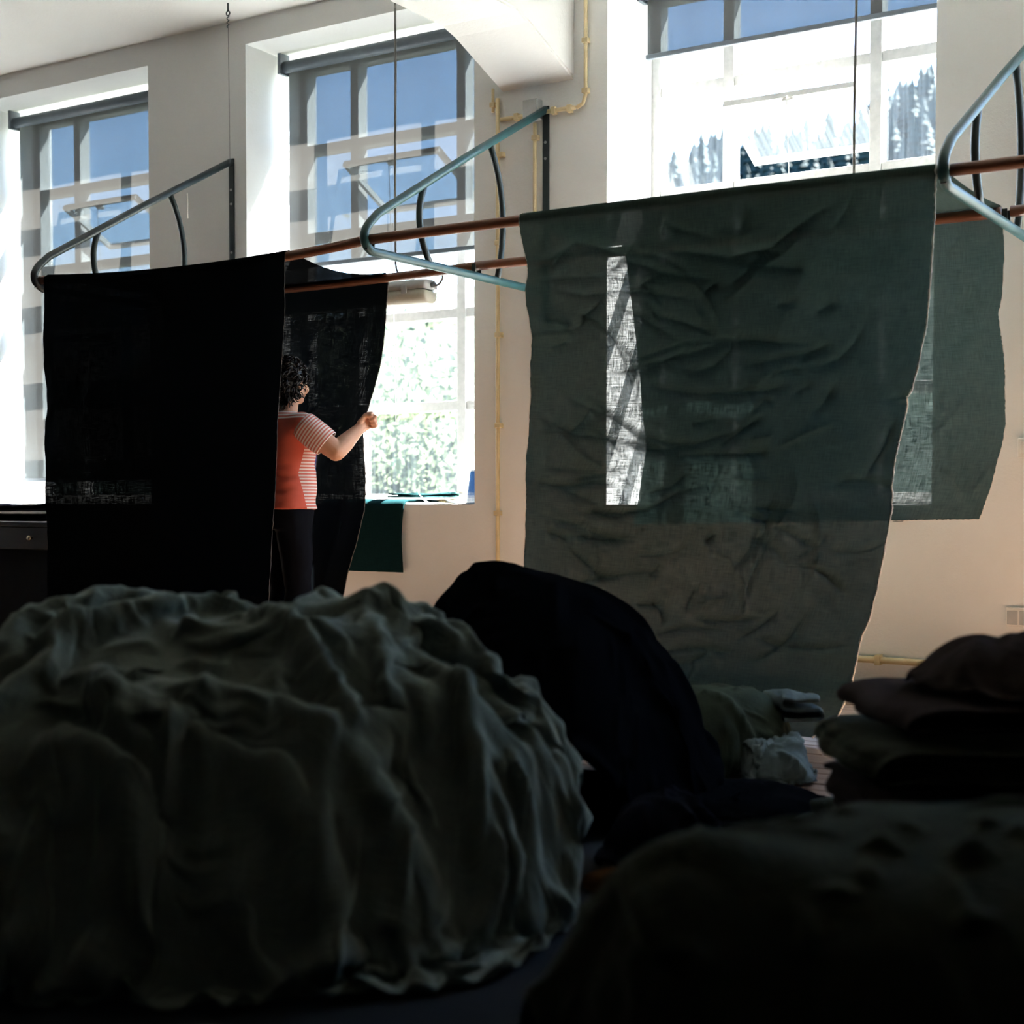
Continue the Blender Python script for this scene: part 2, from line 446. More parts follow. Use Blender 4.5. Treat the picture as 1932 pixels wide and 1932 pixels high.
# roller blinds
def make_blind(x0, x1, zbot, label, chain=False):
    root = tag(empty('roller_blind', ((x0 + x1) / 2, BLIND_Y, HEAD_Z)), label, 'blind', 'roller blinds in the window reveals')
    hw = (x1 - x0) / 2; zt = 3.775 - HEAD_Z
    bm = bmesh.new(); tube(bm, [(-hw, 0.0, zt), (hw, 0.0, zt)], 0.038, 20); obj('roller_tube', bm, BARM, root, True)
    for s in (-1, 1):
        bm = bmesh.new(); bx(bm, s * hw - 0.012, s * hw + 0.012, -0.05, 0.045, zt - 0.05, 0.0, 0.003); obj('bracket', bm, BARM, root)
    n, mr = 24, 30
    zz = np.linspace(zt, zbot - HEAD_Z, mr); xx = np.linspace(-hw + 0.012, hw - 0.012, n)
    V = []
    for z in zz:
        for x in xx:
            q = (zt - z)
            V.append((x, 0.036 + 0.006 * math.sin(x * 5 + q * 2.0) * min(1, q * 2), z))
    Fc = [(i * n + j, i * n + j + 1, (i + 1) * n + j + 1, (i + 1) * n + j) for i in range(mr - 1) for j in range(n - 1)]
    raw('blind_fabric', V, Fc, BLIND, root)
    bm = bmesh.new(); bx(bm, -hw + 0.006, hw - 0.006, 0.022, 0.05, zbot - HEAD_Z - 0.022, zbot - HEAD_Z + 0.006, 0.005); obj('bottom_bar', bm, BARM, root)
    if chain:
        bm = bmesh.new()
        p = [(hw - 0.004, -0.03, zt - q) for q in np.linspace(0.0, 1.55, 90)]
        tube(bm, p, [0.0035 if k % 2 else 0.0016 for k in range(len(p))], 6); obj('bead_chain', bm, BARM, root, True)
    return root
make_blind(OPEN[1][0] + 0.06, OPEN[1][1] - 0.06, 1.115, 'sheer grey roller blind lowered almost to the sill of the leftmost window')
make_blind(OPEN[2][0] + 0.06, OPEN[2][1] - 0.06, 2.49, 'sheer grey roller blind half lowered over the middle window')
make_blind(OPEN[3][0] + 0.06, OPEN[3][1] - 0.06, 3.44, 'sheer grey roller blind rolled up high in the rightmost window', True)

# ------------------------------------------------------------------ outside
GRASS = m_plain('meadow', (0.05, 0.055, 0.04), 0.9, var=0.3, scale=0.3)
HILLM = m_plain('hillside_green', (0.012, 0.020, 0.014), 0.9, spec=0.1, var=0.4, scale=0.08)
CONM = m_plain('conifer_needles_hazy', (0.006, 0.015, 0.016), 0.9, spec=0.1, var=0.35, scale=0.8)  # needles tinted bluish in place of distance haze
def m_leaf(name, c):
    m = M(name); oi = m.n('ShaderNodeTexCoord'); nz = m.noise(oi.outputs['Object'], 1.4, 3)
    col = m.ramp(nz, [(0.3, tuple(k * 0.6 for k in c)), (0.7, tuple(min(1, k * 1.5) for k in c))])
    d = m.n('ShaderNodeBsdfDiffuse'); t = m.n('ShaderNodeBsdfTranslucent'); m.l(col, d.inputs[0]); m.l(col, t.inputs[0])
    x = m.n('ShaderNodeMixShader'); x.inputs[0].default_value = 0.5; m.l(d.outputs[0], x.inputs[1]); m.l(t.outputs[0], x.inputs[2])
    return m.end(x.outputs[0])
LEAF = m_leaf('sunlit_leaves', (0.075, 0.09, 0.055))
BARK = m_plain('bark', (0.10, 0.07, 0.05), 0.9)
GZ = -4.0
tag(box('ground_outside', (-420, 160, OUT_Y + 0.4, 520, GZ - 1, GZ), GRASS), kind='structure')
# wooded hill: ridge follows the skyline seen in the right-hand window
def skyline(u):
    return np.interp(u, [-900, 300, 860, 1100, 1250, 1400, 1560, 1660, 1760, 2000, 2600], [760, 640, 520, 420, 352, 328, 285, 245, 205, 150, 110])
us = np.linspace(-900, 2600, 90); ds = np.array([75, 110, 150, 190, 230, 260, 275, 300, 340])
V = []; hw_ = len(us)
def hillpt(u, d):
    q = CAM + FW * d + RT * ((u - 966) / F_PX * d)
    ridge = (945 - skyline(u) - 26) / F_PX * 260.0 + 0.95
    k = np.clip((d - 75) / 185.0, 0, 1) ** 1.15
    z = GZ - 0.5 + (ridge - GZ) * k - max(0, d - 262) * 0.25
    return (q.x, q.y, z + 0.8 * math.sin(u * 0.02 + d * 0.07))
for d in ds:
    for u in us: V.append(hillpt(u, d))
Fc = [(i * hw_ + j, i * hw_ + j + 1, (i + 1) * hw_ + j + 1, (i + 1) * hw_ + j) for i in range(len(ds) - 1) for j in range(hw_ - 1)]
tag(raw('hill', V, Fc, HILLM), kind='structure')
def conifer_mesh(seed):
    rg = random.Random(seed); bm = bmesh.new()
    tube(bm, [(0, 0, -0.5), (0, 0, 2.0)], 0.22, 6)
    n = 8
    for k in range(n):
        z0 = 1.0 + k * 1.05; r0 = 2.3 * (1 - k / n) ** 0.85 + 0.25; z1 = z0 + 2.0
        seg = 11; top = bm.verts.new((0, 0, z1))
        ring = [bm.verts.new((math.cos(2 * math.pi * q / seg + k) * r0 * rg.uniform(0.6, 1.12), math.sin(2 * math.pi * q / seg + k) * r0 * rg.uniform(0.6, 1.12), z0 + rg.uniform(-0.35, 0.25))) for q in range(seg)]
        for q in range(seg): bm.faces.new((ring[q], ring[(q + 1) % seg], top))
    me = bpy.data.meshes.new('conifer'); bm.to_mesh(me); bm.free(); me.materials.append(CONM); return me
cm = [conifer_mesh(s) for s in range(4)]
rg = random.Random(11); nc = 0
for row, (d, cnt, j) in enumerate(((262, 62, 8), (246, 44, 10), (228, 36, 12))):
    for k in range(cnt):
        u = 1205 + (k + rg.uniform(-0.3, 0.3)) * (590.0 / cnt); dd = d + rg.uniform(-6, 6)
        p = hillpt(u, dd); o = bpy.data.objects.new('conifer', cm[rg.randrange(4)]); COL.objects.link(o)
        s = rg.uniform(0.55, 1.15); o.location = p; o.scale = (s * rg.uniform(0.9, 1.25), s * rg.uniform(0.9, 1.25), s); o.rotation_euler = (0, 0, rg.uniform(0, 6))
        pn = 0 if u < 1370 else (1 if u < 1640 else 2)
        tag(o, ('dark conifer on the far hill seen through the left panes of the right window', 'dark conifer on the far hill seen below the tilted sash of the right window', 'dark conifer on the far hill seen through the right panes of the right window')[pn], 'tree', ('conifers seen in the left panes', 'conifers seen below the sash', 'conifers seen in the right panes')[pn])
# broadleaf trees close behind the building
def broadleaf_mesh(seed, r=2.6, n=4200):
    rg = np.random.RandomState(seed)
    cl = rg.normal(size=(26, 3)); cl /= np.linalg.norm(cl, axis=1)[:, None]; cl *= r * rg.uniform(0.3, 1.0, (26, 1)); cl[:, 2] *= 0.95
    c = cl[rg.randint(26, size=n)] + rg.normal(size=(n, 3)) * r * 0.22
    a = rg.normal(size=(n, 3)); a /= np.linalg.norm(a, axis=1)[:, None]
    b = np.cross(a, rg.normal(size=(n, 3))); b /= np.linalg.norm(b, axis=1)[:, None]
    s = rg.uniform(0.06, 0.12, (n, 1))
    V = np.concatenate([c - a * s, c + b * s * 0.6, c + a * s, c - b * s * 0.6]).reshape(4, n, 3).transpose(1, 0, 2).reshape(-1, 3)
    me = bpy.data.meshes.new('crown'); me.from_pydata(V.tolist(), [], [(4 * i, 4 * i + 1, 4 * i + 2, 4 * i + 3) for i in range(n)])
    me.materials.append(LEAF); return me
bl = [broadleaf_mesh(s) for s in (1, 2, 3)]
bmt = bmesh.new(); tube(bmt, [(0, 0, -4.2), (0.1, 0.05, -2), (0, 0.1, 0.5)], [0.2, 0.16, 0.09], 8)
mt = bpy.data.meshes.new('trunk'); bmt.to_mesh(mt); bmt.free(); mt.materials.append(BARK)
TREES = [(640, 760, 36), (720, 800, 30), (800, 740, 38), (890, 790, 31), (960, 745, 40), (760, 905, 24), (860, 915, 23), (930, 880, 27), (690, 900, 26)]
for k, (u, v, d) in enumerate(TREES):
    q = at(u, v, d=d); rt = empty('broadleaf_tree', (q.x, q.y, GZ)); rt.rotation_euler = (0, 0, k * 1.3)
    tag(rt, 'pale green leafy tree close outside the middle window', 'tree', 'leafy trees outside the middle window')
    s = 0.9 if d < 28 else 1.05
    c = bpy.data.objects.new('crown', bl[k % 3]); link(c, rt); c.location = (0, 0, q.z - GZ); c.scale = (s, s, s)
    t = bpy.data.objects.new('trunk', mt); link(t, rt); t.location = (0, 0, q.z - GZ); t.scale = (s, s, max(1.0, (q.z - GZ) / 4.0))

#OBJECTS
# ------------------------------------------------------------------ wall brackets and rods
RODY, BACKY, RODZ = 5.48, 6.39, 2.17
BRX = [-6.58, -4.225, -1.543]
BLAB = ['dark steel wall bracket above the black cloth, left of the three',
        'teal steel wall bracket on the pillar between the black and the green cloth',
        'teal steel wall bracket at the right edge of the photo']
def arc(p0, p1, p2, n=10):
    out = []
    for q in np.linspace(0, 1, n):
        out.append(tuple((1 - q) ** 2 * np.array(p0) + 2 * q * (1 - q) * np.array(p1) + q * q * np.array(p2)))
    return out
for k, bxx in enumerate(BRX):
    zt = 3.13; root = tag(empty('wall_bracket', (bxx, WALL_Y, 0), R(2.6) if k == 0 else 0), BLAB[k], 'bracket', 'wall brackets for the drying rods')
    t = 0.021; yt = RODY - 0.05 - WALL_Y; mat = STEEL if k else BLACKSTEEL
    top = np.array((0, -0.012, zt)); zl = RODZ - 0.052
    direc = np.array((0, yt + 0.10, zl + 0.19)) - top
    pts = [tuple(top), tuple(top + direc * 0.5), (0, yt + 0.12, zl + 0.185)]
    pts += arc((0, yt + 0.10, zl + 0.168), (0, yt - 0.06, zl + 0.05), (0, yt + 0.07, zl + 0.0), 12)
    pts += [(0, yt + 0.16, zl), (0, -0.6, zl), (0, -0.012, zl)]
    tubeobj('bent_arm', pts, t, mat, root, 12)
    bm = bmesh.new(); bx(bm, -0.02, 0.02, -0.012, 0.0, zl - 0.15, zt + 0.02, 0.002); obj('wall_plate', bm, BLACKSTEEL, root)
    for z in (2.30, 2.55, 2.86, 2.95):
        bm = bmesh.new(); lathe(bm, [(0.008, -0.016), (0.008, -0.0125), (0.004, -0.011)], 10, (0, 0, z), 'y'); obj('bolt', bm, GREYPL, root)
    def armz(y): return zt + (zl + 0.19 - zt) * (y / (yt + 0.10))
    # two curved braces
    y0 = 5.90 - WALL_Y; tubeobj('brace', arc((0, y0 + 0.02, armz(y0) - 0.01), (0, y0 - 0.075, (armz(y0) + zl) / 2), (0, y0 + 0.07, zl + 0.01)), 0.017, BLACKSTEEL, root)
    y1 = 6.53 - WALL_Y; tubeobj('brace', arc((0, y1 - 0.01, armz(y1) - 0.01), (0, y1 + 0.20, (armz(y1) + zl) / 2 + 0.05), (0, y1 + 0.06, zl + 0.01)), 0.017, BLACKSTEEL, root)
    for y in (RODY - WALL_Y, BACKY - WALL_Y):
        for s_ in (-1, 1):
            bm = bmesh.new(); bx(bm, -0.012, 0.012, y + s_ * 0.024, y + s_ * 0.030, zl, RODZ + 0.01, 0.002); obj('rod_holder', bm, BLACKSTEEL, root)
def rodz(x, sagL=0.055, sagR=-0.006):
    if x < BRX[1]:
        q = (x - BRX[0]) / (BRX[1] - BRX[0]); return RODZ - sagL * 4 * q * (1 - q)
    q = (x - BRX[1]) / (BRX[2] - BRX[1]); return RODZ - sagR * 4 * q * (1 - q)
def mk_rod(x0, x1, y, label, sL, sR, rad=0.0235):
    pts = [(x, y, rodz(x, sL, sR)) for x in np.linspace(x0, x1, 24)]
    o = tubeobj('drying_rod', pts, rad, ROD, None, 14)
    tag(o, label, 'rod', 'wooden drying rods'); return o
mk_rod(BRX[0] + 0.06, BRX[1] - 0.004, RODY, 'front wooden rod carrying the black cloth', 0.05, 0)
mk_rod(BRX[1] + 0.004, BRX[2] - 0.02, RODY, 'front wooden rod carrying the green cloth', 0, -0.006)
mk_rod(BRX[2] + 0.02, 0.75, RODY, 'front wooden rod right of the green cloth, at the right edge', 0, 0)
mk_rod(BRX[0] + 0.03, BRX[1] - 0.004, BACKY, 'back wooden rod behind the black cloth, nearer the window', 0.02, 0)
mk_rod(BRX[1] + 0.004, BRX[2] - 0.02, BACKY, 'back wooden rod under the rear half of the green cloth', 0, 0)
mk_rod(BRX[2] + 0.02, 0.75, BACKY, 'back wooden rod beyond the right bracket, nearer the wall', 0, 0)

# ------------------------------------------------------------------ hanging cloths
def seg_dist(X, Z, a, b):
    ax, az = a; bx_, bz = b
    dx, dz = bx_ - ax, bz - az; L2 = dx * dx + dz * dz + 1e-12
    q = np.clip(((X - ax) * dx + (Z - az) * dz) / L2, 0, 1)
    return np.hypot(X - ax - q * dx, Z - az - q * dz), q
def crease_field(X, Z, lines, y, wid=0.020, amp=0.010, seed=0):
    out = np.zeros_like(X); rg = np.random.RandomState(seed)
    for ln in lines:
        P = [at(u, v, y=y) for u, v in ln]; P = [(p.x, p.z) for p in P]
        tot = len(P) - 1; best = np.full_like(X, 9.0); par = np.zeros_like(X)
        for k in range(tot):
            d, q = seg_dist(X, Z, P[k], P[k + 1])
            mk = d < best; best = np.where(mk, d, best); par = np.where(mk, (k + q) / tot, par)
        s = 1 if rg.rand() < 0.75 else -0.8
        ww = wid * rg.uniform(0.7, 1.3)
        out += s * amp * rg.uniform(0.7, 1.3) * np.exp(-best / ww) * np.clip(np.sin(np.pi * np.clip(par, 0.04, 0.96)) * 1.6, 0, 1)
    return out
def hang(name, frontL, frontR, backL, backR, nfront, nback, ncol, mat, fdisp, bdisp, rodzf, rodzb, bottomf=None):
    """one length of cloth: up the front, over the front rod, across to the back rod and down again"""
    FL = smooth_poly([tuple(at(u, v, y=RODY)) for u, v in frontL], nfront, 1); FR = smooth_poly([tuple(at(u, v, y=RODY)) for u, v in frontR], nfront, 1)
    BL = smooth_poly([tuple(at(u, v, y=BACKY)) for u, v in backL], nback, 1); BR = smooth_poly([tuple(at(u, v, y=BACKY)) for u, v in backR], nback, 1)
    s = np.linspace(0, 1, ncol)[None, :]
    def panel(L, Rr):
        return L[:, None, :] * (1 - s[..., None]) + Rr[:, None, :] * s[..., None]
    A = panel(FL, FR); B = panel(BL, BR)
    def onrod(P, rz, y, rad, back):
        n = P.shape[0]; top = P[0, :, 0]; zr = np.array([rz(x) for x in top]) + rad
        dz = zr - P[0, :, 2]; fade = np.clip(1 - np.arange(n) / (n * 0.25), 0, 1)[:, None]
        P[:, :, 2] += dz[None, :] * fade
        q = np.linspace(0, 1, n)[:, None]
        dist = (zr[None, :] - P[:, :, 2])
        curl = np.sqrt(np.clip(1 - (1 - np.clip(dist / rad, 0, 1)) ** 2, 0, 1)) * rad
        P[:, :, 1] = y + (curl if back else -curl)
    onrod(A, rodzf, RODY, 0.030, False); onrod(B, rodzb, BACKY, 0.030, True)
    tA = np.clip(np.linspace(0, 1, nfront)[:, None] * 9, 0, 1)
    A[:, :, 1] += fdisp(A[:, :, 0], A[:, :, 2], s, np.linspace(0, 1, nfront)[:, None]) * tA
    tB = np.clip(np.linspace(0, 1, nback)[:, None] * 9, 0, 1)
    B[:, :, 1] += bdisp(B[:, :, 0], B[:, :, 2], s, np.linspace(0, 1, nback)[:, None]) * tB
    nm = 12; Mid = []
    for k in range(1, nm):
        q = k / nm; row = A[0] * (1 - q) + B[0] * q; row = row.copy(); row[:, 2] -= 0.035 * 4 * q * (1 - q) * (1 + 0.5 * np.sin(row[:, 0] * 9)); Mid.append(row)
    G = np.concatenate([A[::-1], np.array(Mid), B], 0)
    nr = G.shape[0]
    Vv = G.reshape(-1, 3)
    ln = np.concatenate([[0], np.cumsum(np.linalg.norm(np.diff(G[:, ncol // 2], axis=0), axis=1))])
    wdt = np.linalg.norm(A[0, -1] - A[0, 0])
    uv = np.stack([np.broadcast_to(s * wdt, (nr, ncol)), np.broadcast_to(ln[:, None], (nr, ncol))], -1).reshape(-1, 2)
    i = np.arange(nr - 1)[:, None] * ncol + np.arange(ncol - 1)[None, :]
    Fc = np.stack([i, i + 1, i + ncol + 1, i + ncol], -1).reshape(-1, 4)
    o = raw(name, Vv, Fc, mat, None, True, uv)
    return o, G
def fray(parent, edge, mat, r0=0.0022, seed=1):
    n = len(edge); rg = np.random.RandomState(seed)
    bm = bmesh.new(); e_ = np.asarray(edge) + rg.normal(size=(n, 3)) * 0.0008
    tube(bm, [tuple(p) for p in e_], list(r0 * rg.uniform(0.6, 1.3, n)), 5)
    return obj('frayed_edge', bm, mat, parent, True)

GREENC = m_cloth('green_gauze_wool', (0.038, 0.062, 0.055), transl=0.22, holes=(0.032, 0.040), crease=True)
BLACKC = m_cloth('black_gauze_wool', (0.0030, 0.0038, 0.0046), transl=0.15, holes=(0.0001, 0.006))
EDGEM = m_plain('pale_selvage', (0.70, 0.68, 0.62), 0.9)
c7 = lambda L: [(x / 2.76 + 940, y / 2.76 + 340) for x, y in L]
c8 = lambda L: [(x / 2.927 + 1400, y / 2.927 + 380) for x, y in L]
c3 = lambda L: [(x / 3.864 + 950, y / 3.864 + 1000) for x, y in L]
CR = [c7(L) for L in (
    [(180, 420), (290, 425), (435, 330), (520, 350), (640, 390), (780, 405)], [(320, 470), (330, 445), (420, 345)], [(200, 520), (600, 510), (760, 550)],
    [(330, 575), (500, 610), (640, 590), (740, 590), (900, 610), (1080, 625)], [(740, 580), (830, 520), (900, 505)], [(800, 475), (1000, 510), (1150, 520)],
    [(640, 670), (780, 720), (960, 840)], [(680, 960), (830, 910), (1000, 850), (1240, 835), (1300, 835)], [(720, 985), (870, 950), (1060, 900), (1230, 845)],
    [(800, 650), (870, 720), (1000, 750), (1200, 830)], [(210, 735), (300, 740), (420, 775)], [(200, 810), (420, 795)], [(290, 885), (400, 840)],
    [(320, 1100), (500, 1190), (640, 1250), (760, 1320), (900, 1370), (1050, 1385), (1200, 1330), (1380, 1240)], [(790, 1080), (950, 1100), (1100, 1120), (1300, 1110), (1500, 1080)],
    [(170, 1330), (320, 1310), (430, 1430), (560, 1510), (700, 1590), (760, 1630)], [(190, 1200), (300, 1270), (420, 1330), (600, 1350), (800, 1400), (960, 1440)],
    [(250, 1490), (420, 1510), (560, 1510)], [(170, 1560), (330, 1600), (540, 1580), (700, 1600)], [(340, 1730), (640, 1740), (800, 1720), (960, 1640), (1180, 1550)],
    [(220, 1745), (400, 1790), (600, 1860), (760, 1890)], [(260, 1820), (420, 1890)], [(1160, 1390), (1300, 1300), (1400, 1240)], [(950, 1440), (1150, 1430), (1400, 1430)],
    [(780, 1640), (930, 1600), (1040, 1510)], [(900, 190), (870, 300)], [(1330, 150), (1290, 260)], [(1080, 610), (1180, 540)], [(1250, 420), (1460, 380)], [(880, 370), (1200, 410), (1500, 440)])]
CR += [c8(L) for L in ([(0, 320), (150, 295), (270, 290)], [(0, 350), (200, 375), (370, 385)], [(200, 580), (330, 560)], [(0, 770), (130, 775), (260, 800)], [(100, 970), (260, 930)],
    [(0, 1050), (140, 1060), (300, 1020)], [(50, 1310), (200, 1290)], [(0, 1260), (60, 1180), (160, 1100), (200, 1140)], [(40, 1400), (180, 1395)], [(300, 1080), (430, 1010)], [(420, 640), (560, 560)], [(330, 900), (520, 790)], [(0, 1530), (200, 1550)], [(100, 1690), (330, 1700)])]
CR += [c3(L) for L in ([(400, 30), (700, 60), (900, 90)], [(480, 110), (620, 220), (720, 310), (850, 360)], [(1000, 540), (1200, 540)], [(1100, 350), (1180, 250)], [(1500, 100), (1600, 30)], [(1380, 600), (1480, 380)], [(1150, 760), (1400, 700), (1700, 720)], [(1200, 880), (1500, 840), (1800, 900)], [(1450, 520), (1700, 470)])]
rgc = np.random.RandomState(12)
for k in range(70):
    if k < 34: u_, v_ = rgc.uniform(1010, 1640), rgc.uniform(960, 1330)
    else: u_, v_ = rgc.uniform(1020, 1690), rgc.uniform(420, 960)
    a_ = rgc.normal() * 0.35 + (0.25 if u_ < 1300 else -0.25); ln_ = rgc.uniform(50, 190); c_ = rgc.normal() * 0.5
    CR.append([(u_ + ln_ * q * math.cos(a_ + c_ * q), v_ + ln_ * q * math.sin(a_ + c_ * q)) for q in (0, 0.25, 0.5, 0.75, 1.0)])
FOLDS = [[(1565, 350), (1520, 500), (1465, 640), (1400, 800), (1330, 950), (1260, 1070), (1200, 1150)], [(1440, 720), (1380, 860), (1300, 1010)]]
def green_front(X, Z, s, t):
    y = crease_field(X, Z, CR, RODY, 0.014, -0.032, 3)
    for k, ln in enumerate(FOLDS):
        y += crease_field(X, Z, [ln], RODY, 0.055, -0.035 if k == 0 else -0.02, 8)
    y += 0.012 * fbm(X * 5, Z * 3, 0, 5) + 0.004 * fbm(X * 22, Z * 22, 0, 9, 2)
    y += 0.03 * np.sin(s * 5 + t * 2.2) * t - 0.05 * t * t * s
    y += 0.02 * np.exp(-s / 0.02) * fbm(t * 12, 0 * t, 0, 6)
    return y
def green_back(X, Z, s, t):
    y = 0.018 * fbm(X * 4, Z * 2.5, 1, 15) + 0.005 * fbm(X * 18, Z * 18, 0, 19, 2)
    BC = [c8(L) for L in ([(930, 1185), (1040, 1190), (1110, 1240)], [(890, 1360), (1010, 1310), (1080, 1260), (1170, 1160), (1250, 1040)], [(1080, 1270), (1160, 1310)], [(1090, 1470), (1240, 1640)], [(860, 1640), (930, 1640), (1010, 1660)], [(1110, 310), (1200, 190)], [(1240, 1640), (1390, 1440)], [(1070, 1030), (1110, 1190)])]
    y += crease_field(X, Z, BC, BACKY, 0.018, -0.02, 4)
    return y
fl = [(985, 412), (988, 450), (1002, 520), (1000, 580), (1008, 640), (1005, 700), (1003, 800), (998, 880), (995, 960), (992, 1040), (988, 1150), (985, 1330)]
fr = [(1770, 338), (1768, 420), (1762, 520), (1752, 620), (1735, 700), (1715, 780), (1697, 860), (1692, 900), (1690, 960), (1678, 1030), (1662, 1110), (1646, 1170), (1632, 1200), (1620, 1260), (1607, 1310), (1592, 1345), (1572, 1370), (1540, 1388)]
bl_ = [(1172, 452), (1185, 560), (1198, 680), (1208, 780), (1214, 850), (1200, 940), (1190, 990)]
br_ = [(1888, 425), (1893, 500), (1888, 560), (1880, 590), (1892, 680), (1895, 800), (1889, 835), (1878, 875), (1868, 915), (1845, 980)]
gc, G = hang('hanging_cloth', fl, fr, bl_, br_, 250, 130, 210, GREENC, green_front, green_back, lambda x: rodz(x, 0, -0.006), lambda x: rodz(x, 0, 0))
cf = np.zeros(G.shape[:2])
cfr = np.abs(crease_field(G[:250, :, 0], G[:250, :, 2], CR, RODY, 0.012, 1.0, 3)); cf[:250] = np.clip(cfr * 0.9, 0, 0.85)
ca_ = gc.data.attributes.new('crease', 'FLOAT', 'POINT'); ca_.data.foreach_set('value', cf.ravel().astype(np.float32))
tag(gc, 'large creased dark green cloth hung over two rods by the right window', 'cloth', 'cloths hung over the rods')
fray(gc, G[:250, -1], EDGEM, 0.0034); fray(gc, G[-130:, -1], EDGEM, 0.0018, 2); fray(gc, G[:250, 0], EDGEM, 0.0016, 3); fray(gc, G[-1], EDGEM, 0.0018, 4)
kfl = [(90, 513), (93, 560), (90, 640), (92, 690), (97, 740), (98, 780), (95, 850), (94, 930), (96, 1000), (95, 1100), (95, 1240)]
kfr = [(545, 478), (543, 600), (537, 700), (530, 850), (524, 930), (517, 1010), (512, 1100), (505, 1240)]
kbl = [(300, 540), (300, 700), (300, 900), (300, 1120)]
kbr = [(727, 508), (722, 600), (715, 680), (703, 760), (694, 800), (690, 850), (687, 900), (682, 960), (668, 1020), (650, 1080), (640, 1130)]
def black_front(X, Z, s, t):
    return 0.02 * fbm(X * 3, Z * 1.5, 0, 25) + 0.03 * np.sin(s * 7) * t + 0.012 * np.exp(-s / 0.02) * fbm(t * 14, 0 * t, 0, 3)
def black_back(X, Z, s, t):
    z0 = 1.36; pull = np.exp(-((Z - z0) / 0.25) ** 2) * np.clip((s - 0.55) / 0.45, 0, 1) ** 2
    f_ = 0.05 * np.exp(-((s - 0.80 + 0.10 * t) / 0.05) ** 2) + 0.03 * np.exp(-((s - 0.93 + 0.02 * t) / 0.03) ** 2)
    return -0.06 * pull - f_ * np.clip(t * 2, 0, 1) + 0.012 * fbm(X * 6, Z * 2, 0, 35)
kc, K = hang('hanging_cloth', kfl, kfr, kbl, kbr, 120, 110, 130, BLACKC, black_front, black_back, lambda x: rodz(x, 0.05, 0), lambda x: rodz(x, 0.02, 0))
tag(kc, 'black cloth hung over two rods with the woman standing behind its front half', 'cloth', 'cloths hung over the rods')
DEDGE = m_plain('dusty_selvage', (0.12, 0.11, 0.10), 0.9)
fray(kc, K[:120, -1], DEDGE, 0.0014, 5); fray(kc, K[-110:, -1], DEDGE, 0.0026, 6)

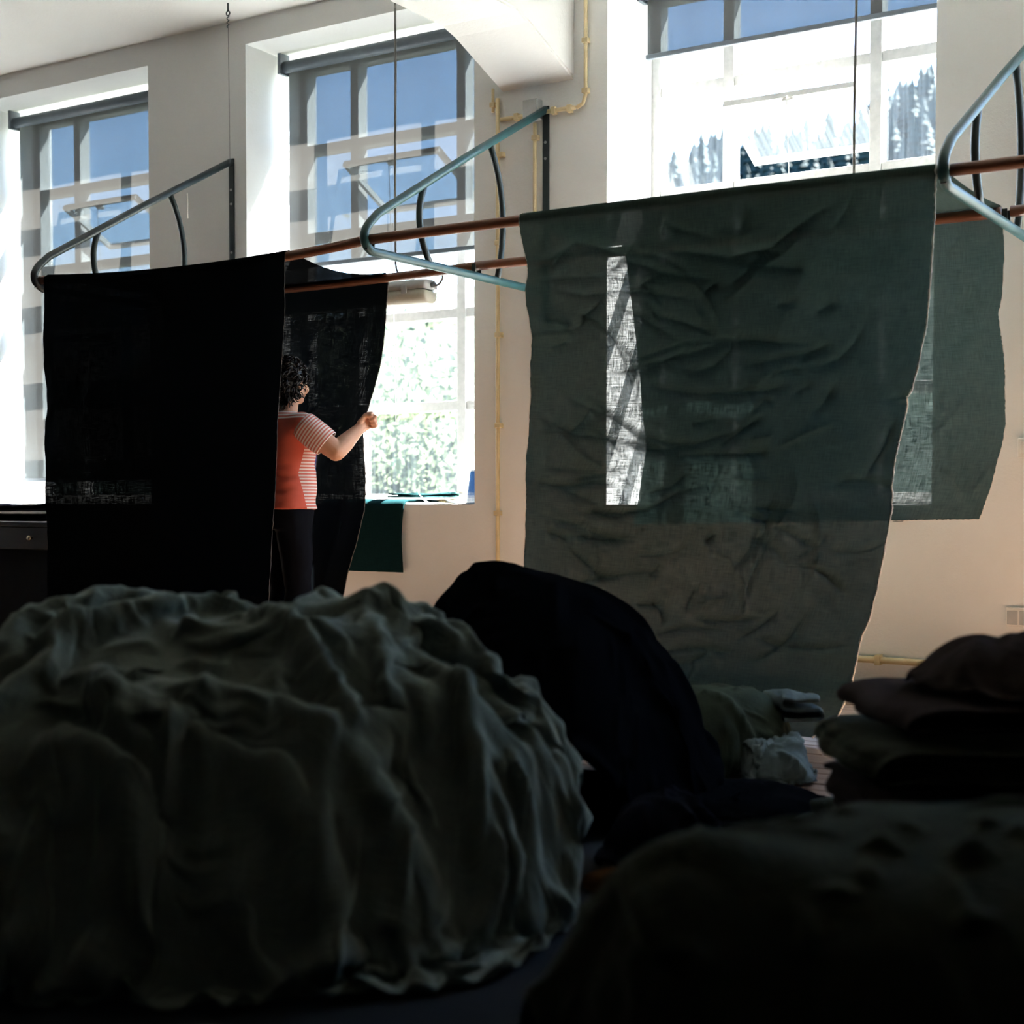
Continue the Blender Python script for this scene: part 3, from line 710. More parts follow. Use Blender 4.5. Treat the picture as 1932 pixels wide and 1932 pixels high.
# ------------------------------------------------------------------ heaps of cloth
def drape(cx, cy, ang, sx, sy, nx, ny, base, excess=1.25, steps=160, seed=0, bend=0.35, lift=0.05, noise=0.03, iters=14, fric=0.92, pin=True, fq=5.0):
    """position-based draping of a loose, over-full sheet over a lumpy mound (local frame u,v)"""
    rg = np.random.RandomState(seed)
    a = np.linspace(-sx / 2, sx / 2, nx); b = np.linspace(-sy / 2, sy / 2, ny)
    U, V_ = np.meshgrid(a, b, indexing='ij')
    nu, nv = U / (sx / 2), V_ / (sy / 2)
    U, V_ = sx / 2 * nu * np.sqrt(1 - nv * nv * 0.42), sy / 2 * nv * np.sqrt(1 - nu * nu * 0.42)
    e_ = 0.01
    P = np.stack([U, V_, base(U, V_) + 0.008], -1)
    # rest lengths: those of the mound surface times the fullness of the cloth
    def lens(A, B): return np.sqrt(((B - A) ** 2).sum(-1, keepdims=True)) * excess
    RX = lens(P[:-1], P[1:]); RY = lens(P[:, :-1], P[:, 1:])
    RD = lens(P[:-1, :-1], P[1:, 1:]); RE = lens(P[1:, :-1], P[:-1, 1:])
    wx = U + 0.12 * fbm(U * 3, V_ * 3, 1, seed + 31, 2); wy = V_ + 0.12 * fbm(U * 3, V_ * 3, 5, seed + 37, 2)
    bump = fbm(wx * fq, wy * fq, 0, seed, 2)
    P[..., 2] += noise * (0.5 + bump * 1.6 + 0.5 * fbm(wx * fq * 2.2, wy * fq * 2.2, 0, seed + 3, 2))
    P[..., 0] += noise * 0.9 * fbm(wx * fq, wy * fq, 3, seed + 11, 2); P[..., 1] += noise * 0.9 * fbm(wx * fq, wy * fq, 7, seed + 17, 2)
    P0 = P.copy(); Vel = np.zeros_like(P); dt = 0.016
    def con(A, B, rest, k):
        d = B - A; L = np.sqrt((d * d).sum(-1, keepdims=True)) + 1e-9
        c = d * (0.5 * k * (L - rest) / L); A += c; B -= c
    def conmin(A, B, rest, k):
        d = B - A; L = np.sqrt((d * d).sum(-1, keepdims=True)) + 1e-9
        c = d * (0.5 * k * np.minimum(L - rest, 0) / L); A += c; B -= c
    mx = float(np.mean(RX)); my = float(np.mean(RY))
    for st in range(steps):
        Q = P.copy(); Vel[..., 2] -= 6.0 * dt; P = P + Vel * dt
        for it in range(iters):
            for o in (0, 1):
                n_ = P[o + 1::2].shape[0]; con(P[o:-1:2][:n_], P[o + 1::2], RX[o::2][:n_], 1.0)
                n_ = P[:, o + 1::2].shape[1]; con(P[:, o:-1:2][:, :n_], P[:, o + 1::2], RY[:, o::2][:, :n_], 1.0)
            for o in (0, 1):
                A = P[o:-1:2, :-1]; B = P[o + 1::2, 1:]; n_ = B.shape[0]; con(A[:n_, ::2], B[:, ::2], RD[o::2][:n_, ::2], 0.3)
            for k2 in (2, 4):
                for o in range(2):
                    A = P[o * k2:-k2:2 * k2]; B = P[o * k2 + k2::2 * k2]; n_ = min(len(A), len(B)); conmin(A[:n_], B[:n_], mx * k2 * 0.82, bend)
                    A = P[:, o * k2:-k2:2 * k2]; B = P[:, o * k2 + k2::2 * k2]; n_ = min(A.shape[1], B.shape[1]); conmin(A[:, :n_], B[:, :n_], my * k2 * 0.82, bend)
            if pin:
                P[0, :, :2] = P0[0, :, :2]; P[-1, :, :2] = P0[-1, :, :2]; P[:, 0, :2] = P0[:, 0, :2]; P[:, -1, :2] = P0[:, -1, :2]
        h = base(P[..., 0], P[..., 1])
        gx = (base(P[..., 0] + e_, P[..., 1]) - h) / e_; gy = (base(P[..., 0], P[..., 1] + e_) - h) / e_
        nl = np.sqrt(1 + gx * gx + gy * gy); pen = (h + 0.008 - P[..., 2]) / nl
        hit = pen > 0; N = np.stack([-gx / nl, -gy / nl, 1 / nl], -1)
        P += N * np.clip(pen, 0, 0.08)[..., None]
        P[..., 2] = np.maximum(P[..., 2], 0.006)
        D = P - Q; Dt = D - N * (D * N).sum(-1, keepdims=True)
        P -= np.where(hit[..., None], Dt * fric, 0)
        Vel = (P - Q) / dt * 0.9
        sp = np.sqrt((Vel ** 2).sum(-1, keepdims=True)); Vel *= np.minimum(1, 1.2 / (sp + 1e-9))
    ca, sa = math.cos(ang), math.sin(ang)
    W = np.empty_like(P); W[..., 0] = cx + P[..., 0] * ca - P[..., 1] * sa; W[..., 1] = cy + P[..., 0] * sa + P[..., 1] * ca; W[..., 2] = P[..., 2]
    return W

def gridded(fn, ext, n=420):
    """sample a height function once on a grid and look it up bilinearly"""
    a = np.linspace(-ext, ext, n); X, Y = np.meshgrid(a, a, indexing='ij'); Hg = fn(X, Y); k = (n - 1) / (2 * ext)
    def f_(x, y):
        fx = np.clip((x + ext) * k, 0, n - 1.001); fy = np.clip((y + ext) * k, 0, n - 1.001)
        i = fx.astype(int); j = fy.astype(int); p = fx - i; q = fy - j
        return Hg[i, j] * (1 - p) * (1 - q) + Hg[i + 1, j] * p * (1 - q) + Hg[i, j + 1] * (1 - p) * q + Hg[i + 1, j + 1] * p * q
    return f_
def rolls(fn, rx, ry, n, seed, hmin=0.03, hmax=0.08, wmin=0.025, wmax=0.05, flow=0.6):
    """lay n curved rolls of bunched cloth over a mound"""
    rg = np.random.RandomState(seed); L = []
    for k in range(n):
        r_ = math.sqrt(rg.rand()) * 0.92; th = rg.uniform(0, 2 * math.pi); x, y = rx * r_ * math.cos(th), ry * r_ * math.sin(th)
        a = th + math.pi * 0.5 * (rg.rand() < flow) + rg.normal() * 0.5; c = rg.normal() * 1.8; ln = rg.uniform(0.25, 0.8)
        P = [(x, y)]
        for s in range(8):
            a += c * ln / 8; P.append((P[-1][0] + math.cos(a) * ln / 8, P[-1][1] + math.sin(a) * ln / 8))
        L.append((P, rg.uniform(hmin, hmax), rg.uniform(wmin, wmax)))
    def f_(X, Y):
        h = fn(X, Y); add = np.zeros_like(h); e_ = 0.02
        sl_ = np.sqrt(1 + ((fn(X + e_, Y) - h) / e_) ** 2 + ((fn(X, Y + e_) - h) / e_) ** 2)
        for P, hh, ww in L:
            best = np.full(h.shape, 9.0); par = np.zeros(h.shape)
            for s in range(8):
                (ax, ay), (bx_, by) = P[s], P[s + 1]; dx, dy = bx_ - ax, by - ay; L2 = dx * dx + dy * dy
                q = np.clip(((X - ax) * dx + (Y - ay) * dy) / L2, 0, 1); d = np.hypot(X - ax - q * dx, Y - ay - q * dy)
                mk = d < best; best = np.where(mk, d, best); par = np.where(mk, (s + q) / 8, par)
            add = np.maximum(add, 0.5 * add + hh * np.exp(-(best / ww) ** 2) * np.sin(np.pi * np.clip(par, 0.06, 0.94)) ** 0.6)
        return h + add * np.clip(h / 0.1, 0.25, 1) * np.clip(sl_, 1, 2.6)
    return f_
def sheet(name, W, mat, parent=None, sub=1, thick=0.004):
    nx, ny = W.shape[:2]
    i = np.arange(nx - 1)[:, None] * ny + np.arange(ny - 1)[None, :]
    Fc = np.stack([i, i + ny, i + ny + 1, i + 1], -1).reshape(-1, 4)
    d1 = np.concatenate([[0], np.cumsum(np.linalg.norm(np.diff(W[:, ny // 2], axis=0), axis=1))]); d2 = np.concatenate([[0], np.cumsum(np.linalg.norm(np.diff(W[nx // 2], axis=0), axis=1))])
    uv = np.stack(np.broadcast_arrays(d1[:, None], d2[None, :]), -1).reshape(-1, 2)
    o = raw(name, W.reshape(-1, 3), Fc, mat, parent, True, uv)
    m = o.modifiers.new('thick', 'SOLIDIFY'); m.thickness = thick; m.offset = 0
    if sub: m = o.modifiers.new('sub', 'SUBSURF'); m.levels = sub; m.render_levels = sub
    return o
def mound(H, rx, ry, lumps, seed, pw=2.4, amp=0.10, fq=2.4):
    def f_(x, y):
        rho = np.sqrt((x / rx) ** 2 + (y / ry) ** 2)
        th = np.arctan2(y, x); rho = rho * (1 + 0.08 * np.sin(3 * th + seed) + 0.05 * np.sin(5 * th + 2 * seed))
        h = H * np.clip(1 - rho ** pw, 0, 1) ** 0.75
        edge = np.clip((1 - rho) * 4, 0, 1)
        h = h + amp * edge * fbm(x * fq, y * fq, 0.3, seed, 2)
        for (lx, ly, lh, lr) in lumps: h = h + lh * np.exp(-((x - lx) ** 2 + (y - ly) ** 2) / (lr * lr))
        return np.maximum(h, 0.0)
    return f_
def camxy(u, d):
    q = CAM + FW * d + RT * ((u - 966) / F_PX * d); return q.x, q.y
LODEN = m_cloth('dark_green_loden', (0.102, 0.124, 0.108), transl=0.0, var=0.2, wool=0.25, sheen=(0.40, 0.44, 0.39))
NAVYW = m_cloth('black_navy_wool', (0.0022, 0.0027, 0.004), transl=0.0, var=0.2)
OLIVE = m_cloth('olive_green_cloth', (0.040, 0.054, 0.043), transl=0.0, var=0.2, sheen=(0.05, 0.06, 0.045))
PALEB = m_cloth('pale_grey_blue_cloth', (0.12, 0.16, 0.17), transl=0.1, var=0.2)
BROWNW = m_cloth('brown_wool', (0.022, 0.017, 0.016), transl=0.0, var=0.2, wool=0.4, sheen=(0.05, 0.042, 0.04))
KNIT = m_cloth('fluffy_olive_knit', (0.014, 0.016, 0.012), transl=0.0, var=0.3, wool=1.2, sheen=(0.16, 0.17, 0.13))
RUST = m_cloth('rust_brown_cloth', (0.06, 0.028, 0.012), transl=0.0, var=0.2)
CREAMC = m_cloth('cream_rag', (0.40, 0.36, 0.26), transl=0.1, var=0.2)
INDIGO = m_cloth('indigo_cloth', (0.006, 0.007, 0.011), transl=0.0, var=0.2)

def heap(name, u, d, H, rx, ry, lumps, seed, mat, label, cat='cloth', size=1.04, n=84, excess=1.12, steps=60, amp=0.08, thick=0.005, noise=0.03, pw=3.0, bend=0.3, group=None, nr=40, rh=(0.04, 0.09), rw=(0.025, 0.055), flow=0.35):
    cx, cy = camxy(u, d)
    base = gridded(rolls(mound(H, rx, ry, lumps, seed, pw, amp), rx, ry, nr, seed, rh[0], rh[1], rw[0], rw[1], flow), max(rx, ry) * 1.5)
    W = drape(cx, cy, YAW, rx * 2 * size, ry * 2 * size, n, n, base, excess, steps, seed, bend=bend, noise=noise)
    o = sheet(name, W, mat, None, 1, thick); tag(o, label, cat, group); HEAPW[name + str(seed)] = W; return o
HEAPW = {}
heap('fabric_heap', 405, 3.42, 0.63, 0.82, 0.72, [(-0.55, 0.2, 0.06, 0.25), (0.40, 0.05, 0.03, 0.25)], 5, LODEN, 'big rumpled heap of dark green woollen cloth filling the left foreground', n=150, nr=90, rw=(0.013, 0.045), rh=(0.035, 0.085), group='heaps of cloth on the floor')
heap('fabric_heap', 1020, 4.66, 0.62, 0.56, 0.56, [(-0.19, 0.1, 0.13, 0.20), (0.12, 0.0, 0.05, 0.2)], 9, NAVYW, 'black heap of smooth cloth behind the green one, in front of the green hanging cloth', n=84, excess=1.06, amp=0.03, noise=0.02, nr=12, rh=(0.01, 0.03), pw=2.7, group='heaps of cloth on the floor')
heap('fabric_heap', 1735, 2.10, 0.46, 0.54, 0.50, [(0.2, 0.1, 0.04, 0.2), (-0.42, -0.1, 0.06, 0.15)], 13, KNIT, 'dark fluffy knitted cloth heaped in the right foreground corner', n=90, excess=1.08, amp=0.05, thick=0.012, noise=0.03, nr=14, rh=(0.02, 0.045), rw=(0.06, 0.10), group='heaps of cloth on the floor')

# stacks of folded lengths: each a folded slab with rounded fold edges
def folded(name, org, rx, ry, thick, layers, mat, label, seed, rz=0.0, rough=0.012, parent=None, group=None, cat='cloth'):
    """zig-zag folded length of cloth; org = centre of its underside"""
    rg = np.random.RandomState(seed); pt = thick / layers; prof = []
    ends = []
    for k in range(layers):
        z = pt * (k + 0.5); x0 = -rx + rg.uniform(0, 0.05); x1 = rx - rg.uniform(0, 0.05)
        row = [(x, z) for x in np.linspace(x0, x1, 26)]
        if k % 2: row = row[::-1]
        prof += row
        if k < layers - 1:
            xe, ze = row[-1]; s_ = 1 if k % 2 == 0 else -1; ro = pt * 0.5
            prof += [(xe + s_ * ro * 1.15 * math.sin(math.pi * q), z + pt * (0.5 - 0.5 * math.cos(math.pi * q))) for q in (0.15, 0.3, 0.45, 0.55, 0.7, 0.85)]
    prof = np.array(prof); nv = 30; ys = np.linspace(-ry, ry, nv)
    n = len(prof); G_ = np.zeros((n, nv, 3))
    X = prof[:, 0][:, None] + np.zeros((1, nv)); Z = prof[:, 1][:, None] + np.zeros((1, nv)); Y = ys[None, :] + np.zeros((n, 1))
    li = 0 * np.arange(n)[:, None]
    G_[..., 0] = X + (0.02 + 0.04 * np.abs(X / rx)) * fbm(Y * 4, Z * 3, 0, seed, 3); G_[..., 1] = Y + 0.02 * fbm(X * 4, Z * 9, li * 0.53, seed + 2, 3)
    lift = rough * fbm(X * 5, Y * 5, 0, seed + 5, 3) + 0.25 * rough * fbm(X * 14, Y * 14, li * 0.3, seed + 6, 2)
    sag = -0.35 * thick * np.clip((np.abs(X) / rx - 0.8) / 0.25, 0, 1) ** 2 * (Z / thick)
    G_[..., 2] = np.maximum(Z + lift * (Z / thick) + sag, 0.001)
    ca, sa = math.cos(rz), math.sin(rz); W = G_.copy()
    W[..., 0] = org[0] + G_[..., 0] * ca - G_[..., 1] * sa; W[..., 1] = org[1] + G_[..., 0] * sa + G_[..., 1] * ca; W[..., 2] = org[2] + G_[..., 2]
    o = sheet(name, W, mat, parent, 0, min(0.012, pt * 0.4)); tag(o, label, cat, group); return o

# right-hand stack
cx, cy = camxy(1905, 3.35)
z = 0.0
DST = [(0.42, 0.30, 0.11, 3, BROWNW, 'lowest folded brown length in the stack at the right edge', 0.03),
       (0.40, 0.30, 0.11, 3, KNIT, 'folded fluffy olive length below the middle of the right stack', -0.02),
       (0.41, 0.30, 0.09, 3, BROWNW, 'folded dark brown length in the middle of the right stack', 0.02),
       (0.395, 0.30, 0.12, 2, KNIT, 'thick folded olive length with a bulging edge in the right stack', 0.0),
       (0.34, 0.28, 0.075, 2, BROWNW, 'flat folded brown length second from the top of the right stack', 0.03)]
for k, (a_, b_, th, ly, mt_, lb, sh) in enumerate(DST):
    folded('folded_cloth', (cx + sh * RT.x, cy + sh * RT.y, z), a_, b_, th, ly, mt_, lb, 40 + k, YAW + math.pi, 0.012, group='folded lengths in the right stack'); z += th + 0.004
bs = gridded(rolls(mound(0.10, 0.27, 0.28, [], 3, 2.0, 0.03), 0.27, 0.28, 14, 3, 0.02, 0.05, 0.02, 0.04), 0.5)
zt_ = z
cx2, cy2 = camxy(1960, 3.35)
W = drape(cx2, cy2, YAW, 0.54, 0.56, 54, 54, bs, 1.12, 50, 21, noise=0.03)
W[..., 2] += zt_ - 0.006
tag(sheet('rumpled_cloth', W, BROWNW, None, 1, 0.006), 'rumpled brown cloth lying on top of the right stack', 'cloth')

# green folded cloth with pale turned edges beside the foot of the hanging cloth
heap('fabric_heap', 1365, 5.22, 0.275, 0.26, 0.26, [], 61, OLIVE, 'low olive green folded cloth right of the black heap', n=64, excess=1.06, amp=0.02, noise=0.012, nr=9, rh=(0.015, 0.035), rw=(0.02, 0.04), pw=3.4, flow=0.9, group='heaps of cloth on the floor')
heap('rag', 1462, 5.00, 0.10, 0.125, 0.16, [], 64, PALEB, 'ragged pale grey-blue cloth ends beside the olive cloth', n=64, excess=1.2, amp=0.03, noise=0.03, nr=26, rh=(0.03, 0.06), rw=(0.008, 0.018), flow=0.3)
cx, cy = camxy(1488, 5.20)
folded('cloth_end', (cx, cy, 0.165), 0.085, 0.10, 0.10, 3, PALEB, 'pale turned-up end of cloth on the olive cloth', 64, YAW + 0.15, 0.04)
heap('fabric_heap', 1405, 4.50, 0.05, 0.27, 0.30, [], 77, NAVYW, 'added flat black cloth on the floor between the black heap and the right stack', n=54, excess=1.08, amp=0.02, noise=0.02, nr=10, rh=(0.015, 0.03), rw=(0.02, 0.04), group='heaps of cloth on the floor')  # sheet added to blacken the bare floor in this gap
rg_ = heap('rag', 1250, 3.80, 0.17, 0.15, 0.16, [], 31, INDIGO, 'small dark rumpled rag between the black heap and the knitted one', n=54, excess=1.15, steps=50, amp=0.03, nr=14, rh=(0.02, 0.05), rw=(0.012, 0.025), thick=0.004)
W_ = HEAPW['rag31']; fray(rg_, np.concatenate([W_[:, 0], W_[-1, 1:], W_[::-1, -1][1:]]) + np.array((0, 0, 0.004)), CREAMC, 0.005, 9)
heap('rag', 1190, 3.56, 0.035, 0.11, 0.08, [], 33, RUST, 'rust brown rag lying flat on the grey floor', n=44, excess=1.15, steps=50, amp=0.01, nr=8, rh=(0.01, 0.025), rw=(0.01, 0.02), thick=0.004)
for k, (u, d, mt_, lb) in enumerate(((1015, 3.37, RUST, 'folded rust scrap at the bottom beside the green heap'), (1012, 3.385, INDIGO, 'folded indigo scrap between the rust and the pale one'), (1018, 3.40, PALEB, 'crumpled pale scrap on top of the small scraps'))):
    cx, cy = camxy(u, d)
    folded('fabric_scrap', (cx, cy, 0.03 * k), 0.045, 0.05, 0.028, 2, mt_, lb, 70 + k, YAW + 0.3 * k, 0.01, group='small scraps beside the green heap')

# ------------------------------------------------------------------ hanging lamps
DIFFM = m_plain('lamp_diffuser_plastic', (0.55, 0.54, 0.45), 0.25, var=0.05)
def section_loft(name, prof, xs, scl, mat, parent, smooth=True):
    bm = bmesh.new(); rings = []
    cy_ = sum(p[0] for p in prof) / len(prof); cz_ = sum(p[1] for p in prof) / len(prof)
    for x, s in zip(xs, scl):
        rings.append([bm.verts.new((x, cy_ + (y - cy_) * s, cz_ + (z - cz_) * s)) for y, z in prof])
    n = len(prof)
    for i in range(len(rings) - 1):
        for k in range(n): bm.faces.new((rings[i][k], rings[i][(k + 1) % n], rings[i + 1][(k + 1) % n], rings[i + 1][k]))
    bm.faces.new(rings[0][::-1]); bm.faces.new(rings[-1]); bmesh.ops.recalc_face_normals(bm, faces=bm.faces)
    return obj(name, bm, mat, parent, smooth)
LY = 6.75
lamp = empty('hanging_lamp', (-5.40, LY, 2.10)); LH = 0.635
tag(lamp, 'grey sealed strip lamp hanging in front of the middle window behind the black cloth', 'lamp', 'hanging strip lamps')
xs = [-LH, -LH + 0.012, -LH + 0.05, LH - 0.05, LH - 0.012, LH]; sc_ = [0.72, 0.9, 1, 1, 0.9, 0.72]
section_loft('housing', [(-0.075, 0.035), (-0.068, 0.075), (-0.04, 0.092), (0.04, 0.092), (0.068, 0.075), (0.075, 0.035)], xs, sc_, GREYPL, lamp)
section_loft('diffuser', [(-0.072, 0.034), (-0.066, -0.012), (-0.045, -0.038), (-0.02, -0.048), (0.02, -0.048), (0.045, -0.038), (0.066, -0.012), (0.072, 0.034)], xs, sc_, DIFFM, lamp)
for x in (-0.5, -0.17, 0.17, 0.5):
    bm = bmesh.new(); bx(bm, x - 0.018, x + 0.018, -0.084, -0.074, 0.012, 0.058, 0.003); obj('clip', bm, GREYPL, lamp)
CABLE = m_plain('grey_cable', (0.16, 0.15, 0.13), 0.6)
for x in (0.385,):
    pts = [(x, 0, 1.93), (x + 0.004, 0, 1.3), (x - 0.003, 0, 0.7), (x, 0, 0.20)]
    if x > 0: pts += arc((x, 0, 0.20), (x + 0.005, 0, 0.10), (x + 0.12, 0, 0.105), 6)[1:] + [(x + 0.2, 0, 0.112)] + arc((x + 0.22, 0, 0.115), (x + 0.33, 0, 0.15), (x + 0.325, 0, 0.09), 7) + arc((x + 0.32, 0, 0.085), (x + 0.30, 0, 0.04), (LH + 0.005, 0, 0.06), 6)[1:]
    else: pts += [(x, 0, 0.09)]
    tubeobj('suspension_cable', pts, 0.0065 if x > 0 else 0.004, CABLE, lamp, 8)
bm = bmesh.new(); lathe(bm, [(0.014, 0), (0.014, 0.02), (0.009, 0.028)], 12); g_ = obj('cable_gland', bm, BARM, lamp, True); g_.location = (LH - 0.004, 0, 0.06); g_.rotation_euler = (0, R(90), 0)
l2 = copy_tree(lamp); l2.location = (-2.715, LY, 2.06); tag(l2, 'strip lamp whose cable hangs in front of the right window, behind the green cloth', 'lamp', 'hanging strip lamps')

# ------------------------------------------------------------------ conduits and fittings on the wall
def conduit(pix, rad, label, clips=(), mat=CREAM, off=0.02):
    P = [at(u, v, y=WALL_Y - off) for u, v in pix]
    root = tag(empty('conduit_pipe', P[0]), label, 'pipe', 'cream conduits on the front wall')
    tubeobj('pipe', [p - P[0] for p in P], rad, mat, root, 10)
    for (u, v, hor) in clips:
        q = at(u, v, y=WALL_Y - off) - P[0]; bm = bmesh.new()
        if hor: bx(bm, q.x - 0.014, q.x + 0.014, -rad - 0.004, off, q.z - rad - 0.008, q.z + rad + 0.008, 0.003)
        else: bx(bm, q.x - rad - 0.008, q.x + rad + 0.008, -rad - 0.004, off, q.z - 0.014, q.z + 0.014, 0.003)
        obj('pipe_clip', bm, mat, root)
    return root
conduit([(939, 186), (939, 420), (939, 700), (939, 1000), (939, 1205)], 0.012, 'long cream conduit running down the pillar left of the green cloth', [(945, 292, 0), (941, 458, 0), (941, 632, 0), (941, 803, 0), (939, 968, 0)])
conduit([(1009, 232), (1009, 330), (1009, 600), (1009, 950)], 0.011, 'cream conduit dropping from the junction box behind the teal bracket', [(1010, 260, 0)])
conduit([(1105, -120), (1105, 40), (1105, 178), (1100, 195), (1088, 203)], 0.011, 'cream conduit beside the right face of the beam', [(1105, 76, 0), (1105, 171, 0)])
conduit([(1085, 203), (1060, 206), (1024, 212)], 0.012, 'short peeling cream conduit right of the junction box', [(1045, 209, 1), (1075, 205, 1)])
conduit([(990, 219), (970, 222), (944, 226)], 0.012, 'short peeling cream conduit left of the junction box', [(975, 221, 1)])
conduit([(930, 168), (930, 196), (930, 212)], 0.009, 'thin cream conduit stub under the beam', [(930, 198, 0)])
conduit([(1480, 1232), (1620, 1243), (1760, 1252), (1930, 1265)], 0.017, 'cream pipe running along the wall above the floor at right', [(1657, 1245, 1), (1900, 1262, 1)], off=0.03)
q = at(1005, 208, y=WALL_Y - 0.03)
jb = tag(empty('junction_box', q), 'small grey junction box under the beam', 'box')
bm = bmesh.new(); bx(bm, -0.048, 0.048, -0.03, 0.03, -0.055, 0.055, 0.004); obj('box_body', bm, GREYPL, jb)
bm = bmesh.new(); bx(bm, -0.044, 0.044, -0.036, -0.03, -0.05, 0.05, 0.002); obj('box_lid', bm, GREYPL, jb)
q = at(1916, 1164, y=WALL_Y - 0.012); sk = tag(empty('wall_socket', q), 'pale double wall socket low on the wall at the right edge', 'socket')
bm = bmesh.new(); bx(bm, -0.042, 0.075, -0.012, 0.012, -0.045, 0.045, 0.004); obj('socket_plate', bm, WHITEPL, sk)
for x in (-0.012, 0.045):
    bm = bmesh.new(); bx(bm, x - 0.024, x + 0.024, -0.016, -0.012, -0.036, 0.03, 0.002); obj('socket_insert', bm, GREYPL, sk)
q = at(1930, 845, y=WALL_Y - 0.012); sw = tag(empty('light_switch', q), 'pale light switch on the wall at the right edge, right of the hanging cloth', 'switch')
bm = bmesh.new(); bx(bm, -0.022, 0.06, -0.012, 0.012, -0.045, 0.045, 0.004); obj('switch_plate', bm, WHITEPL, sw)
bm = bmesh.new(); bx(bm, -0.008, 0.046, -0.018, -0.012, -0.03, 0.03, 0.002); obj('switch_rocker', bm, WHITEPL, sw)
q = at(1694, 979, y=WALL_Y - 0.02); o = box('wall_hook', (q.x - 0.02, q.x + 0.022, WALL_Y - 0.04, WALL_Y, q.z - 0.013, q.z + 0.013), BLACKSTEEL, None, 0.002)
tag(o, 'small black fitting on the wall just under the rear green cloth', 'fitting')

# ceiling hook and wires
q = at(430, 6, z=CEIL_Z)
hk = tag(empty('ceiling_hook', q), 'dark ceiling hook with a thin wire down to the left bracket', 'hook')
bm = bmesh.new(); tube(bm, [(0, 0, 0.0), (0, 0, -0.05)], 0.006, 8); obj('hook_shank', bm, BLACKSTEEL, hk, True)
bm = bmesh.new(); tube(bm, [(0.014 * math.sin(a_), 0, -0.062 + 0.014 * math.cos(a_)) for a_ in np.linspace(0, 6.28, 16)], 0.004, 6); obj('hook_ring', bm, BLACKSTEEL, hk, True)
bm = bmesh.new(); tube(bm, [(0.008 * math.sin(a_ * 3), 0.004 * math.cos(a_ * 3), -0.076 - 0.012 * a_) for a_ in np.linspace(0, 6, 40)], 0.003, 6); obj('hook_turnbuckle', bm, BLACKSTEEL, hk, True)
e_ = at(434, 312, y=WALL_Y - 0.10) - q
tubeobj('hook_wire', [(0, 0, -0.14), tuple(e_ * 0.5 + Vector((0, 0, -0.07))), tuple(e_)], 0.0016, BLACKSTEEL, hk, 5)
q = at(348, 366, x=BRX[0]); 
tag(tubeobj('hanging_string', [(q.x + 0.024, q.y, q.z), (q.x + 0.026, q.y, q.z - 0.05), (q.x + 0.02, q.y + 0.004, q.z - 0.10), (q.x + 0.026, q.y, q.z - 0.15)], 0.003, CORDM, None, 6), 'short white string dangling from the left bracket arm', 'string')

# ------------------------------------------------------------------ table at the left
TW = m_wood('dark_table_wood', (0.012, 0.007, 0.004), (0.030, 0.017, 0.009), (2, 20, 20), 0.35)
KNOB = m_plain('brass_knob', (0.55, 0.50, 0.40), 0.25, metal=0.9, var=0.05)
GREYDK = m_plain('table_shade_grey', (0.010, 0.011, 0.014), 0.8, spec=0.1)
tb = tag(empty('work_table', (-8.54, 6.70, 0)), 'dark wooden table with a drawer under the leftmost window', 'table')
def tpart(name, ext, mat=TW, bev=0.004, parent=tb):
    bm = bmesh.new(); bx(bm, *ext, bev=bev); return obj(name, bm, mat, parent)
tpart('table_top', (-1.45, 1.45, -0.37, 0.37, 0.785, 0.815))
for sx_ in (-1, 1):
    for sy_ in (-1, 1): tpart('leg', (sx_ * 1.36 - 0.04, sx_ * 1.36 + 0.04, sy_ * 0.29 - 0.04, sy_ * 0.29 + 0.04, 0, 0.785))
tpart('shade_panel', (-1.32, 1.32, -0.262, -0.25, 0.05, 0.635), GREYDK)  # added dark panel standing in for the shade under the table
tpart('apron', (-1.32, 1.32, 0.27, 0.30, 0.64, 0.785))
for x0_, x1_ in ((-1.32, -0.45), (-0.435, 0.435), (0.45, 1.32)):
    dr = tpart('drawer', (x0_, x1_, -0.335, -0.27, 0.635, 0.782))
    xm = (x0_ + x1_) / 2
    bm = bmesh.new(); lathe(bm, [(0.006, 0), (0.007, -0.012), (0.017, -0.02), (0.018, -0.03), (0.010, -0.037)], 14, (xm, -0.335, 0.71), 'y'); obj('knob', bm, KNOB, dr, True)
PURP = m_cloth('black_purple_cloth', (0.022, 0.020, 0.026), transl=0.0, var=0.2)
folded('folded_cloth', (-8.05, 6.72, 0.817), 0.26, 0.75, 0.05, 2, NAVYW, 'black folded cloth lying on the dark table', 81, math.pi / 2, 0.008)
folded('folded_cloth', (-8.15, 6.74, 0.875), 0.24, 0.72, 0.055, 2, PURP, 'rumpled purplish black cloth on top of the one on the dark table', 83, math.pi / 2 + 0.02, 0.03)

# ------------------------------------------------------------------ things on the middle window sill
TEAL = m_cloth('dark_teal_cloth', (0.006, 0.020, 0.022), transl=0.0, var=0.2)
TEAL_LIT = m_cloth('sunlit_teal_cloth', (0.022, 0.065, 0.066), transl=0.0, var=0.2)  # lighter than the hanging teal: sunlit tone put into the colour
def over_sill(xa, xb, path, mat, label, name='sill_cloth', seed=0, thick=0.008):
    P = smooth_poly(path, 60, 2); nxx = 40; xs_ = np.linspace(xa, xb, nxx)
    G_ = np.zeros((60, nxx, 3))
    for j, x in enumerate(xs_):
        G_[:, j, 0] = x + 0.006 * np.sin(np.arange(60) * 0.2 + seed); G_[:, j, 1] = P[:, 0]; G_[:, j, 2] = P[:, 1]
    nz_ = 0.007 * fbm(G_[..., 0] * 7, np.arange(60)[:, None] * 0.12, 0, seed, 3); G_[..., 1] -= np.abs(nz_); G_[..., 2] += np.abs(nz_) * 0.8
    o = sheet(name, G_, mat, None, 0, thick); tag(o, label, 'cloth'); return o
